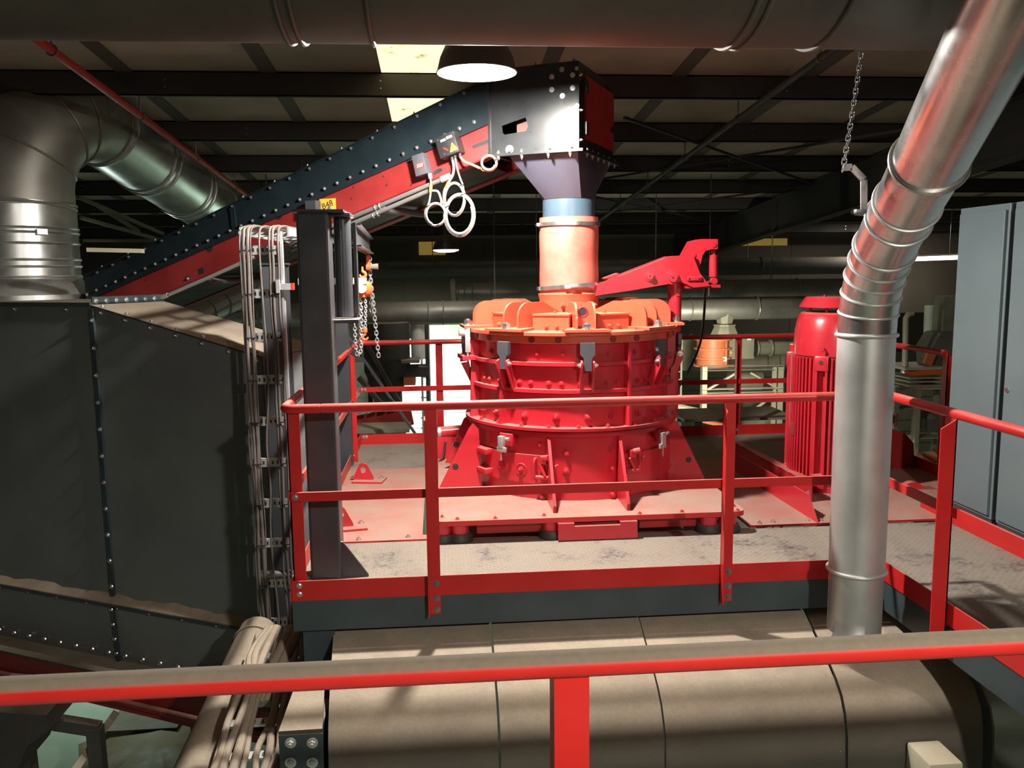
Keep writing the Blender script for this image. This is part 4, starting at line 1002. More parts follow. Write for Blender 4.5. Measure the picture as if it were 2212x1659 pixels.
# head box with its bolted flanges
hb = thing('conveyor_head_box', 'dark steel head box at the top of the conveyor above the mill', 'head box', pl(0.13, 0, 2.72))
B0, B1, BO, BZ0, BZ1 = -0.22, 0.48, 0.46, 2.722, 3.332
def slab(s0, s1, o0, o1, z0, z1, name, mat, par):
    b = MB(); b.prism([pl(s0, o0, z0), pl(s1, o0, z0), pl(s1, o1, z0), pl(s0, o1, z0)], ZZ * (z1 - z0)); return b.build(name, mat, par)
def holed_plate():
    """front sheet with the slanted window cut through"""
    hole = [SZ(u, v, BO) for u, v in ((1084, 272), (1135, 253), (1141, 272), (1136, 283), (1090, 291), (1086, 288))]
    out = [(B0, BZ0), (B0, BZ1), (B1, BZ1), (B1, BZ0)]
    hc = (sum(p[0] for p in hole) / 6, sum(p[1] for p in hole) / 6)
    def cast(poly, q):
        dx, dz = math.cos(q), math.sin(q); best = 9
        for (ax_, az_), (bx_, bz_) in zip(poly, poly[1:] + poly[:1]):
            ex, ez = bx_ - ax_, bz_ - az_; den = dx * ez - dz * ex
            if abs(den) < 1e-9: continue
            hx, hz = ax_ - hc[0], az_ - hc[1]; t = (hx * ez - hz * ex) / den; s_ = (hx * dz - hz * dx) / den
            if t > 0 and -1e-6 <= s_ <= 1 + 1e-6: best = min(best, t)
        return hc[0] + dx * best, hc[1] + dz * best
    qs = sorted([math.atan2(z - hc[1], s - hc[0]) for s, z in out + hole] + [math.radians(k * 15) for k in range(-12, 12)])
    b = MB(); rows = []
    for q in qs:
        o_, h_ = cast(out, q), cast(hole, q)
        rows.append([b.bm.verts.new(pl(o_[0], BO, o_[1])), b.bm.verts.new(pl(h_[0], BO, h_[1])), b.bm.verts.new(pl(h_[0], BO - 0.01, h_[1])), b.bm.verts.new(pl(o_[0], BO - 0.01, o_[1]))])
    n = len(rows)
    for i in range(n):
        A, B = rows[i], rows[(i + 1) % n]
        for k in range(4): b.bm.faces.new((A[k], B[k], B[(k + 1) % 4], A[(k + 1) % 4]))
    return b.build('front_sheet', CHARB, hb)
CHARB = paint('black_gloss_sheet', (0.020, 0.022, 0.024), 0.3, 0, 0.5, DUST, 0.1, 5, spec=0.3)
fs = holed_plate()
slab(B0, B1, -BO, -BO + 0.01, BZ0, BZ1, 'rear_sheet', CHARB, hb)
slab(B0, B1, -BO, BO, BZ1, BZ1 + 0.012, 'top_sheet', CHARB, hb)
es = slab(B0 - 0.006, B0 + 0.004, -BO, BO, BZ0, BZ1, 'end_sheet', CHARB, hb)
dr = slab(B0 - 0.022, B0 - 0.007, -BO * 0.93, BO * 0.72, BZ0 + 0.09, BZ1 - 0.07, 'access_door', RED_DARK, hb)
for z in (BZ0 + 0.16, BZ1 - 0.15): slab(B0 - 0.035, B0 - 0.006, BO * 0.69, BO * 0.80, z - 0.045, z + 0.045, 'hinge', BLACK, dr)
slab(B0 - 0.04, B0 - 0.02, -BO * 0.86, -BO * 0.76, 2.95, 2.99, 'handle', BLACK, dr)
slab(0.02, 0.30, -0.38, 0.36, 2.80, 3.02, 'head_pulley', paint('rusty_drum', (0.10, 0.042, 0.034), 0.6), hb)
for z0 in (BZ0 - 0.012,):
    b = MB(); b.prism([pl(B0 - 0.05, BO + 0.05, z0 - 0.008), pl(B1 + 0.01, BO + 0.05, z0 - 0.008), pl(B1 + 0.01, BO, z0 - 0.008), pl(B0 - 0.05, BO, z0 - 0.008)], ZZ * 0.02)
    b.prism([pl(B0 - 0.05, BO, z0 - 0.008), pl(B0, BO, z0 - 0.008), pl(B0, -BO - 0.05, z0 - 0.008), pl(B0 - 0.05, -BO - 0.05, z0 - 0.008)], ZZ * 0.02); b.build('flange', CHARB, hb)
for s in (0.40, 0.21, 0.0, -0.17): bolt(hb, pl(s, BO + 0.03, BZ0), ZZ, 0.012, 0.016); bolt(hb, pl(s, BO + 0.03, BZ0 - 0.02), -ZZ, 0.012, 0.022)
for o_ in (0.34, 0.2, 0.05, -0.1, -0.25, -0.42): bolt(hb, pl(B0 - 0.03, o_, BZ0), ZZ, 0.012, 0.016); bolt(hb, pl(B0 - 0.03, o_, BZ0 - 0.02), -ZZ, 0.012, 0.02)
for u, v in ((1192, 166), (1214, 150), (1237, 162), (1192, 194), (1237, 190), (1215, 207)): bolt(fs, PL(u, v, BO), CN, 0.013, 0.012)
for u, v in ((1246, 148), (1247, 228), (1247, 305)): bolt(fs, PL(u, v, BO), CN, 0.01, 0.014)
for z in (2.79, 3.0, 3.25): bolt(es, pl(B0 - 0.006, BO - 0.025, z), -CD, 0.01, 0.014)
for s in (-0.18, 0.12, 0.36): bolt(hb, pl(s, BO - 0.02, BZ1 + 0.012), ZZ, 0.011, 0.016, DARKSTEEL)
bolt(fs, PL(1101, 323, BO), CN, 0.022, 0.02, DARKSTEEL)
slab(B1 - 0.006, B1 + 0.012, BO - 0.03, BO + 0.012, BZ0, BZ1, 'corner_angle', CHARB, hb)
# transition chute: rectangle to round
chute = thing('feed_chute', 'dark tapering chute with a short round blue-grey spout above the rubber sleeve', 'chute', (IC.x, IC.y, 2.0))
zs1 = AY(1224, 432, 2.1).z; zs0 = ZT - 0.04
N = 48; b = MB(); top = []; bot = []
CHUTE = paint('violet_grey_paint', (0.060, 0.060, 0.085), 0.4, 0, 0.4, DUST, 0.08, 6)
def rect_pt(q):
    c, s_ = math.cos(q), math.sin(q); m = max(abs(c) / 1.0, abs(s_) / 1.0); return c / m, s_ / m
for k in range(N):
    q = 2 * math.pi * k / N
    rx, ry = rect_pt(q)
    s_ = (B0 + B1 - 0.14) / 2 + rx * ((B1 - 0.14) - B0 - 0.02) / 2
    top.append(pl(s_, ry * (BO - 0.02), BZ0 - 0.018))
    d = CD * math.cos(q) + CN * math.sin(q); bot.append(Vector((IC.x, IC.y, zs1)) + d * 0.212)
vt = [b.bm.verts.new(p) for p in top]; vb = [b.bm.verts.new(p) for p in bot]
for k in range(N): b.bm.faces.new((vt[k], vt[(k + 1) % N], vb[(k + 1) % N], vb[k]))
b.build('cone', CHUTE, chute, ang=12)
BLUE_SP = paint('blue_grey_gloss', (0.060, 0.095, 0.13), 0.3, 0, 0.2, DUST, 0.06, 6)
MB().cyl((IC.x, IC.y, zs0), (IC.x, IC.y, zs1 + 0.004), 0.208, n=56).build('spout', BLUE_SP, chute)
# electrical boxes with coiled cables on the conveyor side
def pbox(par, u, v, off0, off1, w, h, name, mat, tilt=0.3186, bev=0.006):
    d = (-CD + ZZ * tilt).normalized(); up_ = (ZZ + CD * tilt).normalized()
    return MB().obox(PL(u, v, off1) * 0 + PL(u, v, (off0 + off1) / 2), d, CN, up_, w, off1 - off0, h, bev).build(name, mat, par), d, up_
sw = thing('pull_cord_switch', 'small grey switch box with a red sticker on the conveyor side', 'switch box', PL(915, 355, ON + 0.01))
o_, d_, u_ = pbox(sw, 912, 357, ON, ON + 0.10, 0.105, 0.165, 'casing', BOXGREY, 0.22)
l_, _, _ = pbox(sw, 907, 357, ON + 0.10, ON + 0.102, 0.07, 0.045, 'sticker', LABEL_RED, 0.22, 0)
for k in range(3):
    b = MB(); b.obox(PL(907, 354 + 3 * k, ON + 0.103), d_, CN, u_, 0.052, 0.001, 0.004); b.build('sticker_line', WHITE, l_)
MB().cyl(PL(928, 375, ON + 0.06), PL(930, 386, ON + 0.06), 0.017, n=12).build('gland', CABLE, sw)
jb = thing('junction_box', 'dark junction box with a yellow warning triangle on the conveyor side', 'junction box', PL(975, 320, ON + 0.01))
o_, d_, u_ = pbox(jb, 972, 315, ON, ON + 0.12, 0.17, 0.165, 'casing', BLACK, 0.3)
wt = MB(); c_ = PL(979, 318, ON + 0.1205); wt.prism([c_ - d_ * 0.036 - u_ * 0.028, c_ + d_ * 0.036 - u_ * 0.028, c_ + u_ * 0.038], CN * 0.002); w_ = wt.build('warning_triangle', YELLOW, jb)
wt = MB(); wt.obox(c_ + u_ * 0.004 + CN * 0.0022, d_, CN, u_, 0.007, 0.001, 0.026); wt.obox(c_ - u_ * 0.018 + CN * 0.0022, d_, CN, u_, 0.007, 0.001, 0.007); wt.build('exclamation_mark', INK, w_)
pbox(jb, 957, 303, ON + 0.12, ON + 0.122, 0.045, 0.018, 'paper_label', WHITE, 0.3, 0); pbox(jb, 970, 296, ON + 0.12, ON + 0.122, 0.05, 0.02, 'paper_label', paint('grey_label', (0.4, 0.38, 0.36), 0.6), 0.3, 0)
pbox(jb, 963, 322, ON + 0.12, ON + 0.122, 0.045, 0.012, 'red_label', LABEL_RED, -0.5, 0)
for u, v in ((976, 339), (982, 334), (993, 332)):
    MB().cyl(PL(u, v - 4, ON + 0.06), PL(u + 1, v + 7, ON + 0.07), 0.015, n=12).build('gland', BLACK, jb)
for u, v in ((946, 303), (960, 333), (989, 318), (979, 287)): bolt(jb, PL(u, v, ON + 0.12), CN, 0.006, 0.004, STEEL, washer=False)
OC = ON + 0.085
def coil(name, lab, lead, centre, rx, ry, turns, r, mat, tail=None, a_start=90, dphi=1.0):
    """lead-in polyline, then loops hanging in a plane parallel to the conveyor"""
    pts = [PL(u, v, OC + (0.0 if i else -0.02)) for i, (u, v) in enumerate(lead)]
    loops = []
    n = int(turns * 28)
    for k in range(n + 1):
        q = math.radians(a_start) + dphi * 2 * math.pi * turns * k / n
        f = 1 - 0.15 * (k / n)
        loops.append(PL(centre[0] + rx * f * math.cos(q), centre[1] - ry * f * math.sin(q), OC + 0.012 + 0.02 * (k / n)))
    t = thing(name, lab, 'cable', pts[0], 'coiled cables hanging under the conveyor boxes')
    MB().tube(spline(pts + [loops[0]], 6) + loops[1:], r, 8).build('cable_jacket', mat, t)
    return t
c1 = coil('coiled_cable', 'small coil of pale cable hanging below the grey switch box, leftmost of the coils', [(930, 386), (931, 400), (930, 418), (927, 437)], (941, 463), 23, 26, 2.3, 0.0078, CABLE, a_start=140)
MB().tube([PL(931, 400, OC), PL(930, 416, OC)], 0.0125, 10).build('yellow_marker', YELLOW, c1)
MB().tube(spline([PL(934, 412, OC + 0.005), PL(946, 414, OC + 0.01), PL(952, 428, OC + 0.01), PL(954, 440, OC + 0.01)], 6), 0.0095, 8).build('cable_tail', CABLE, c1)
c2 = coil('coiled_cable', 'oval coil of pale cable hanging above the largest coil', [(983, 340), (988, 365), (994, 385), (1000, 400)], (982, 430), 23, 38, 2.3, 0.0072, CABLE, a_start=35, dphi=-1.0)
c3 = coil('coiled_cable', 'largest coil of thick pale cable hanging lowest under the junction box', [(977, 342), (980, 360), (978, 378), (968, 396), (960, 412), (959, 430)], (993, 464), 33, 47, 2.6, 0.0105, CABLE, a_start=170)
MB().tube([PL(970, 394, OC + 0.003), PL(966, 404, OC + 0.003)], 0.017, 10).build('yellow_marker', YELLOW, c3)
c4 = coil('coiled_cable', 'orange cable looped in a small ring beside the head box', [(994, 338), (1002, 348), (1016, 354), (1030, 360), (1044, 367)], (1056, 352), 17, 17, 1.25, 0.010, ORANGE_CABLE, a_start=-110)
for c_, ps in ((c1, ((926, 445), (946, 487))), (c2, ((967, 447), (997, 401))), (c3, ((995, 509), (1000, 421))), (c4, ((1041, 363), (1072, 345)))):
    for u, v in ps:
        p = PL(u, v, OC + 0.02); MB().torus(p, (CD * 0.5 + ZZ).normalized(), 0.019, 0.003, 14, 6).build('cable_tie', INK, c_)

# ================================================================== dark bin under the tail of the conveyor
OB = 1.25
s_r, z_r = SZ(200, 661, OB); s_e, z_e = SZ(568, 772, OB)
z_l = SZ(250, 1295, OB)[1]; z_b = SZ(250, 1416, OB + 0.0)[1]
OBK = 0.45
S_L = 7.2
bn = thing('feed_bin', 'big dark sheet steel bin at the left with a dusty sloping roof', 'bin', pl(4.4, 0.2, z_b))
zl_ = z_l
b = MB(); b.prism([pl(s_r, OB, zl_), pl(s_r, OB, z_r), pl(s_e, OB, z_e), pl(s_e, OB, zl_)], CN * -0.008); pr_ = b.build('wall_panel', BINM, bn)
b = MB(); b.prism([pl(S_L, OB, zl_), pl(S_L, OB, z_r), pl(s_r, OB, z_r), pl(s_r, OB, zl_)], CN * -0.008); pl_ = b.build('wall_panel', BINM, bn)
b = MB(); b.prism([pl(s_e, OB, zl_), pl(s_e, OB, z_e), pl(s_e, OBK, z_e), pl(s_e, OBK, zl_)], CD * 0.008); b.build('end_panel', BINM, bn)
b = MB(); b.prism([pl(s_r, OB + 0.02, z_r), pl(s_e, OB + 0.02, z_e), pl(s_e, OBK, z_e), pl(s_r, OBK, z_r)], ZZ * 0.01); rf = b.build('sloping_roof', HOODM, bn)
b = MB(); b.prism([pl(S_L, OB + 0.03, z_r), pl(s_r, OB + 0.03, z_r), pl(s_r, OBK, z_r), pl(S_L, OBK, z_r)], ZZ * 0.03); b.build('top_flange', BEAMM, bn)
MB().prism([pl(S_L, OBK, z_r), pl(4.95, OBK, z_r), pl(4.95, -0.55, z_r), pl(S_L, -0.55, z_r)], ZZ * 0.03).build('top_sheet', BEAMM, bn)
MB().prism([pl(4.95, OBK, zl_), pl(4.95, -0.55, zl_), pl(4.95, -0.55, z_r), pl(4.95, OBK, z_r)], CD * 0.01).build('rear_end_panel', BINM, bn)
b = MB(); b.prism([pl(s_r + 0.0, OB, z_r), pl(s_r, OBK, z_r), pl(s_r, OBK, z_r + 0.075), pl(s_r, OB, z_r + 0.075)], CD * 0.012); jf = b.build('joint_flange', BEAMM, bn)
for k in range(7): o_ = OB - 0.04 - k * (OB - OBK) / 7.4; bolt(jf, pl(s_r, o_, z_r + 0.04), -CD, 0.016, 0.014)
for k in range(7):
    f = (k + 0.35) / 6.6; s = s_r + (s_e - s_r) * f; z = z_r + (z_e - z_r) * f
    bolt(rf, pl(s, OB - 0.02, z + 0.01), ZZ, 0.015, 0.014); bolt(pr_, pl(s, OB, z - 0.035), CN, 0.015, 0.016)
for k in range(4): bolt(pl_, pl(s_r + 0.3 + 0.62 * k, OB, z_r - 0.03), CN, 0.015, 0.016)
b = MB(); p0 = PL(200, 662, OB); p1 = PL(250, 1292, OB)
sA, sB = (p0 - CB).dot(CD), (p1 - CB).dot(CD)
b.prism([pl(s_r - 0.02, OB, z_r - 0.02), pl(s_r + 0.03, OB, z_r - 0.02), pl(s_r + 0.03, OB, zl_), pl(s_r - 0.02, OB, zl_)], CN * 0.022); sm = b.build('seam_flange', BEAMM, bn)
for k in range(11):
    z = z_r - 0.12 - k * (z_r - zl_ - 0.2) / 10.2
    bolt(sm, pl(s_r - 0.005, OB + 0.022, z), CN, 0.015, 0.016); bolt(sm, pl(s_r + 0.035, OB + 0.006, z), CD, 0.012, 0.02)
# ledge with settled dust and the tapered lower hopper
b = MB(); b.prism([pl(S_L, OB + 0.0, zl_ - 0.03), pl(s_e - 0.1, OB + 0.0, zl_ - 0.03), pl(s_e - 0.1, OB + 0.085, zl_ - 0.03), pl(S_L, OB + 0.085, zl_ - 0.03)], ZZ * 0.02); b.build('ledge', BEAMM, bn)
b = MB(); n = 60; rnd = random.Random(3); rows = []
for k in range(n + 1):
    s = S_L + (s_e - 0.1 - S_L) * k / n; h = 0.05 + 0.012 * rnd.random() + 0.012 * math.sin(k * 0.7) + 0.008 * math.sin(k * 1.9)
    rows.append([b.bm.verts.new(pl(s, OB + 0.001, zl_ - 0.0105)), b.bm.verts.new(pl(s, OB + 0.001, zl_ - 0.0105 + h)), b.bm.verts.new(pl(s, OB + 0.035, zl_ - 0.0105 + h * 0.55)), b.bm.verts.new(pl(s, OB + 0.08, zl_ - 0.0105 + 0.006))])
for A, B in zip(rows, rows[1:]):
    for k in range(4): b.bm.faces.new((A[k], B[k], B[(k + 1) % 4], A[(k + 1) % 4]))
b.bm.faces.new(rows[0][::-1]); b.bm.faces.new(rows[-1])
b.build('settled_dust', DUSTM, bn)
for k in range(12): s = s_e + 0.2 + k * 0.36; bolt(bn, pl(s, OB + 0.05, zl_ - 0.03), -ZZ, 0.013, 0.02)
zk = z_b - 0.1; ins = -0.10
b = MB(); b.prism([pl(S_L, OB - 0.002, zl_ - 0.03), pl(s_e, OB - 0.002, zl_ - 0.03), pl(s_e, OB + ins, zk), pl(S_L, OB + ins, zk)], CN * -0.008); lw = b.build('lower_hopper', BINM, bn)
b = MB(); q0, q1 = pl(s_r + 0.02, OB + 0.004, zl_ - 0.03), pl(s_r + 0.10, OB + ins + 0.006, zk); b.bar(q0, q1, 0.045, 0.03, CD); sm2 = b.build('seam_flange', BEAMM, bn)
nrm_ = (CN * (zl_ - zk) + ZZ * ins * -1).normalized() if False else CN
for k in range(4): bolt(sm2, q0 + (q1 - q0) * (k + 0.4) / 4 + CN * 0.02, CN, 0.014, 0.016)
b = MB(); b.prism([pl(S_L, OB + ins + 0.0, zk - 0.02), pl(s_e, OB + ins, zk - 0.02), pl(s_e, OB + 0.14, zk - 0.02), pl(S_L, OB + 0.14, zk - 0.02)], ZZ * 0.02); b.build('base_flange', HOODM, bn)
for k in range(22): s = s_e + 0.12 + k * 0.2; bolt(lw, pl(s, OB + ins * 0.86 + 0.008, zk + 0.07), CN, 0.016, 0.022)
# red frame of the belt under the bin
rb_ = thing('discharge_conveyor', 'dusty red conveyor frame running under the dark bin', 'frame', pl(4.5, OB + 0.1, zk - 0.5))
b = MB(); p0, p1 = pl(S_L, OB + 0.13, zk - 0.021), pl(s_e - 0.5, OB + 0.13, zk - 0.021)
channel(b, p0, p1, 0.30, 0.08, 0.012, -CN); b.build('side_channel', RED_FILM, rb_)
MB().tube([p0 + CN * 0.03 - ZZ * 0.2, p1 + CN * 0.03 - ZZ * 0.2], 0.03, 12).build('edge_tube', RED_FILM, rb_)
for s in (2.85, 6.4): MB().obox(pl(s, OB + 0.08, (GROUND + zk - 0.32) / 2), CD, CN, ZZ, 0.1, 0.08, zk - 0.33 - GROUND).build('frame_leg', OLIVE_DK, rb_)

# ================================================================== round extraction duct standing on the bin
od = OB - 0.75
p = PL(46, 640, od); dc = Vector((p.x, p.y, z_r + 0.03)); ZD = z_r + 0.03
RD = (AY(172, 500, dc.y) - AY(46, 500, dc.y)).length
ld = thing('extraction_duct', 'large round galvanised duct with elbow rising from the bin at the left', 'duct', dc)
zf_ = lambda v: AY(100, v, dc.y - RD * 0.8).z
zE = zf_(430)
b = MB(); b.lathe([(RD * 1.27, ZD + 0.0), (RD * 1.27, zf_(637)), (RD * 1.24, zf_(636)), (RD * 1.02, zf_(606)), (RD * 1.0, zf_(600))], (dc.x, dc.y, 0), 64); b.build('base_collar', GALV, ld)
MB().cyl((dc.x, dc.y, zf_(604)), (dc.x, dc.y, zE), RD, n=64, caps=False).build('riser', GALV, ld)
for v in (598, 575, 560, 524, 500, 490, 436):
    MB().torus((dc.x, dc.y, zf_(v)), ZZ, RD + 0.004, 0.012, 64, 8).build('joint_ring', GALV, ld)
MB().obox((dc.x + RD * 0.75, dc.y - RD * 0.72, zf_(500)), (1, 0.9, 0), (1, -1, 0), ZZ, 0.09, 0.05, 0.05).build('ring_lock', STEEL, ld)
# elbow in segments towards the hall's far end, then the falling run
e_dir = (AY(470, 468, 7.6) - AY(200, 250, 5.3)); 
pA = AY(208, 270, dc.y + 0.85); pB = AY(492, 470, dc.y + 4.9)
hd = (pB - pA).normalized()
corner = Vector((dc.x, dc.y, pA.z + 0.1))
P0 = Vector((dc.x, dc.y, zE)); P3 = pA + hd * 0.0
RD2 = RD * 0.74
rl_ = [RD - (RD - RD2) * k / 7 for k in range(8)]
cur = bez(P0, P0 + ZZ * (RD * 1.15), P3 - hd * (RD * 1.2), P3, 7)
MB().tube(cur, RD, 48, caps=False, r_list=rl_).build('elbow', GALV_OLD, ld, ang=10)
for k in (0, 2, 4, 5, 7):
    t_ = (cur[min(k + 1, 7)] - cur[max(k - 1, 0)]).normalized(); MB().torus(cur[k], t_, rl_[k] + 0.004, 0.012, 56, 8).build('joint_ring', GALV_OLD, ld)
MB().tube([P3, pB], RD2, 56, caps=True).build('falling_run', GALV, ld)
for f in (0.02, 0.27, 0.31, 0.56, 0.60, 0.8):
    MB().torus(P3 + (pB - P3) * f, hd, RD2 + 0.006, 0.016, 56, 8).build('joint_ring', GALV, ld)

# ================================================================== overhead duct
OY, OR_ = -1.15, 0.52
zO = None
el = math.atan2((AY(1000, 98, OY) - CAM).z, (AY(1000, 98, OY) - CAM).y)
# height so that the sight line along its underside is tangent to it
lo_, hi_ = 2.5, 6.0
for _ in range(60):
    m_ = (lo_ + hi_) / 2; dy, dz = OY - CAM.y, m_ - CAM.z
    if math.atan2(dz, dy) - math.asin(OR_ / math.hypot(dy, dz)) < el: lo_ = m_
    else: hi_ = m_
OZ = lo_
oh = thing('overhead_duct', 'wide grimy overhead duct crossing under the roof along the top', 'duct', (1, OY, OZ))
X0, X1 = -4.5, 3.05
MB().cyl((X0, OY, OZ), (X1, OY, OZ), OR_, n=72).build('duct_run', DUCT_TOP, oh)
for u in (612, 800, 1600, 1790):
    x = AY(u, 98, OY - 0.1).x
    MB().torus((x, OY, OZ), (1, 0, 0), OR_ + 0.002, 0.012, 72, 8).build('joint_ring', DUCT_TOP, oh)
    if u in (612, 1600):
        MB().torus((x + 0.05, OY, OZ), (1, 0, 0), OR_ + 0.002, 0.012, 72, 8).build('joint_ring', DUCT_TOP, oh)
for x in (-2.2, 0.1, 2.4): MB().cyl((x, OY, OZ + OR_ - 0.01), (x, OY, roof_z(OY)), 0.012, n=8).build('hanger_rod', DARKSTEEL, oh)

# ================================================================== bright round duct in front of the railing
RR = 0.149
rd = thing('suction_duct', 'bright round metal duct standing before the near railing and bending up to the upper corner', 'duct', (3.18, -0.33, -0.25))
DX, DY = 3.172, -0.32
zb_ = AY(1846, 1384, DY - RR).z
zm = AY(1862, 1250, DY - RR).z; zt0 = AY(1870, 728, DY - RR).z
MB().cyl((DX, DY, zb_), (DX, DY, zm), RR * 0.97, n=56, caps=False).build('lower_pipe', GALV_NEW, rd)
MB().cyl((DX, DY, zm - 0.01), (DX, DY, zt0), RR, n=56, caps=False).build('middle_pipe', GALV_NEW, rd)
for z in (zm, zt0): MB().torus((DX, DY, z), ZZ, RR + 0.004, 0.011, 56, 10).build('joint_ring', GALV_NEW, rd)
Q1 = Vector((DX, DY, zt0)); 
Q4 = AY(2008, 348, -1.2); Q5 = AY(2205, -40, -2.1)
dd_ = (Q5 - Q4).normalized()
cur = bez(Q1, Q1 + ZZ * 0.42, Q4 - dd_ * 0.62, Q4 - dd_ * 0.02, 10)
MB().tube(cur, RR, 48, caps=False).build('segmented_bend', SHINY, rd, ang=8)
for k in (1, 2, 3, 4, 5, 7, 8):
    t_ = (cur[k + 1] - cur[k - 1]).normalized(); MB().torus(cur[k], t_, RR + 0.002, 0.007 if k < 5 else 0.009, 56, 8).build('joint_ring', GALV_NEW, rd)
MB().tube([Q4 - dd_ * 0.03, Q5 + dd_ * 1.4], RR * 1.02, 56, caps=False).build('upper_pipe', SHINY, rd)
MB().torus(Q4, dd_, RR * 1.04, 0.013, 56, 10).build('joint_ring', STEEL, rd)
for z0 in (zb_,):
    b = MB(); b.lathe([(RR * 0.97, zb_ + 0.08), (RR * 1.02, zb_ + 0.02), (RR * 1.14, zb_ - 0.01), (RR * 1.14, zb_ - 0.02), (RR * 0.97, zb_ + 0.0)], (DX, DY, 0), 40, a0=math.radians(200), a1=math.radians(265), close_prof=True); b.build('torn_flap', GALV_NEW, rd)
# damper lever with pull chain
lv = thing('damper_lever', 'bent red-tinged lever on the upper duct with a pull chain hanging from the roof', 'lever', AY(1862, 455, -0.95))
y_ = -0.98
b = MB(); q = [AY(u, v, y_) for u, v in ((1866, 455), (1866, 388), (1840, 361), (1822, 362))]
for a_, c_ in zip(q, q[1:]): b.bar(a_, c_, 0.03, 0.008, (0, 1, 0))
b.build('lever_arm', STEEL, lv)
b = MB(); p = AY(1858, 457, y_); b.cyl(p + Vector((-0.02, 0.02, 0)), p + Vector((0.06, 0.10, 0)), 0.014, n=10); b.obox(p, (1, 0, 0), (0, 1, 0), ZZ, 0.05, 0.03, 0.02, 0.004); b.build('spindle', DARKSTEEL, lv)
p0 = AY(1822, 362, y_); p1 = AY(1862, 110, y_ + 0.25); p1.z = min(p1.z, roof_z(p1.y))
pts = [p0 + (p1 - p0) * f + Vector((0, 0, -0.02 * math.sin(math.pi * f))) for f in [i / 10 for i in range(11)]]
chain_mb(pts, 0.045, 0.0032, 0.010).build('pull_chain', DARKSTEEL, lv)

# ================================================================== tan dusty hood in front of the platform beam
hd_ = thing('screen_hood', 'long tan dusted sheet hood with a rounded front edge below the platform', 'hood', (1.9, -0.4, GROUND))
def hood_prof(k=0.0):
    return [(0.55, -0.215), (0.1, -0.245), (-0.30, -0.325), (-0.50, -0.385), (-0.60, -0.435), (-0.665, -0.505), (-0.70, -0.60), (-0.712, -0.75), (-0.715, -1.6), (-0.715, -2.2)]
def hood_seg(x0, x1, xf0, xf1, name, dz=0.0):
    b = MB(); A = []; B = []
    pr = hood_prof()
    for i, (y, z) in enumerate(pr):
        f = max(0, min(1, (0.1 - y) / 0.8))
        A.append(Vector((x0 + (xf0 - x0) * f, y - dz, z + dz))); B.append(Vector((x1 + (xf1 - x1) * f, y - dz, z + dz)))
    A += [Vector((a.x, a.y + 0.012, a.z - 0.012)) for a in A[::-1]]; B += [Vector((a.x, a.y + 0.012, a.z - 0.012)) for a in B[::-1]]
    b.quad_prism(A, B); return b.build(name, HOODM, hd_, ang=30)
sx = [(0.205, 0.262), (1.135, 1.128), (2.03, 1.985), (3.06, 2.96), (3.80, 3.72)]
for i in range(4):
    g = 0.006
    hood_seg(sx[i][0] + g, sx[i + 1][0] - g, sx[i][1] + g, sx[i + 1][1] - g, 'hood_sheet', 0.006 * (i % 2))
b = MB(); pr = hood_prof(); pts = [Vector((3.78, y + 0.012, z - 0.014)) for y, z in pr] + [Vector((3.78, 0.55, -2.2))]
b.prism(pts, (0.012, 0, 0)); b.build('end_sheet', HOODM, hd_); MB().prism([p + Vector((-3.5, 0, 0)) for p in pts], (0.012, 0, 0)).build('end_sheet', HOODM, hd_)
b = MB(); b.box((0.3, -0.66, GROUND), (3.7, 0.5, -2.21)); b.build('hood_base', OLIVE_DK, hd_)
# bracket on its near left corner
bx = thing('end_block', 'dark bolted end block with a dusty top left of the tan hood', 'block', (0.04, -0.6, -2.4))
q0, q1, q2, q3 = AY(602, 1588, -0.665), AY(697, 1582, -0.665), AY(702, 1478, -0.28), AY(640, 1482, -0.28)
b = MB(); b.prism([q0, q1, q2, q3], (0, 0, 0.02)); b.build('top_sheet', HOODM, bx)
fp = MB().box((q0.x, -0.672, q0.z - 0.45), (q1.x, -0.655, q0.z)).build('end_plate', BEAMM, bx)
MB().box((q0.x + 0.02, -0.65, -2.4), (q1.x - 0.01, -0.30, q0.z - 0.005)).build('block_body', BEAMM, bx)
for u in (628, 675):
    for v in (1604, 1647): bolt(fp, AY(u, v, -0.672), (0, -1, 0), 0.019, 0.022, ZINC)
jx = thing('cable_box', 'small cream box on the front of the tan hood at the lower edge', 'box', tuple(AY(2045, 1659, -0.9)))
p = AY(2043, 1648, -0.93); b = MB(); b.box((p.x - 0.09, -0.94, p.z - 0.22), (p.x + 0.09, -0.72, p.z), 0.012); b.build('casing', CREAM, jx)

# ================================================================== charcoal column with its jib and chain hoist
cl = thing('jib_column', 'charcoal steel column carrying a small jib at the left end of the railing', 'column', (0.15, 0.36, 0))
CX0, CX1, CY0 = 0.062, 0.245, 0.30
ctop = AY(680, 458, CY0).z
b = MB(); d_ = 0.19
b.box((CX0, CY0, 0), (CX1, CY0 + d_, ctop), 0.016); b.build('column_profile', CHAR, cl, ang=15)
b = MB(); b.box((CX0 - 0.02, CY0 - 0.02, ctop), (CX1 + 0.09, CY0 + d_ + 0.12, ctop + 0.014)); b.build('cap_plate', CHAR, cl)
g0, g1 = AZ(741, 1174, 0.0), AZ(796, 1246, 0.0)
b = MB(); b.prism([(CX1 - 0.006, CY0 + 0.03, 0.225), (CX1 - 0.006, CY0 + 0.03, 0.0), (0.405, CY0 + 0.03, 0.0), (0.405, CY0 + 0.03, 0.012), (CX1 + 0.012, CY0 + 0.03, 0.225)], (0, 0.016, 0)); b.build('foot_gusset', CHAR, cl)
px, py = CX1 + 0.07, CY0 + 0.26
zl0, zl1 = AY(740, 688, py).z, AY(740, 470, py).z
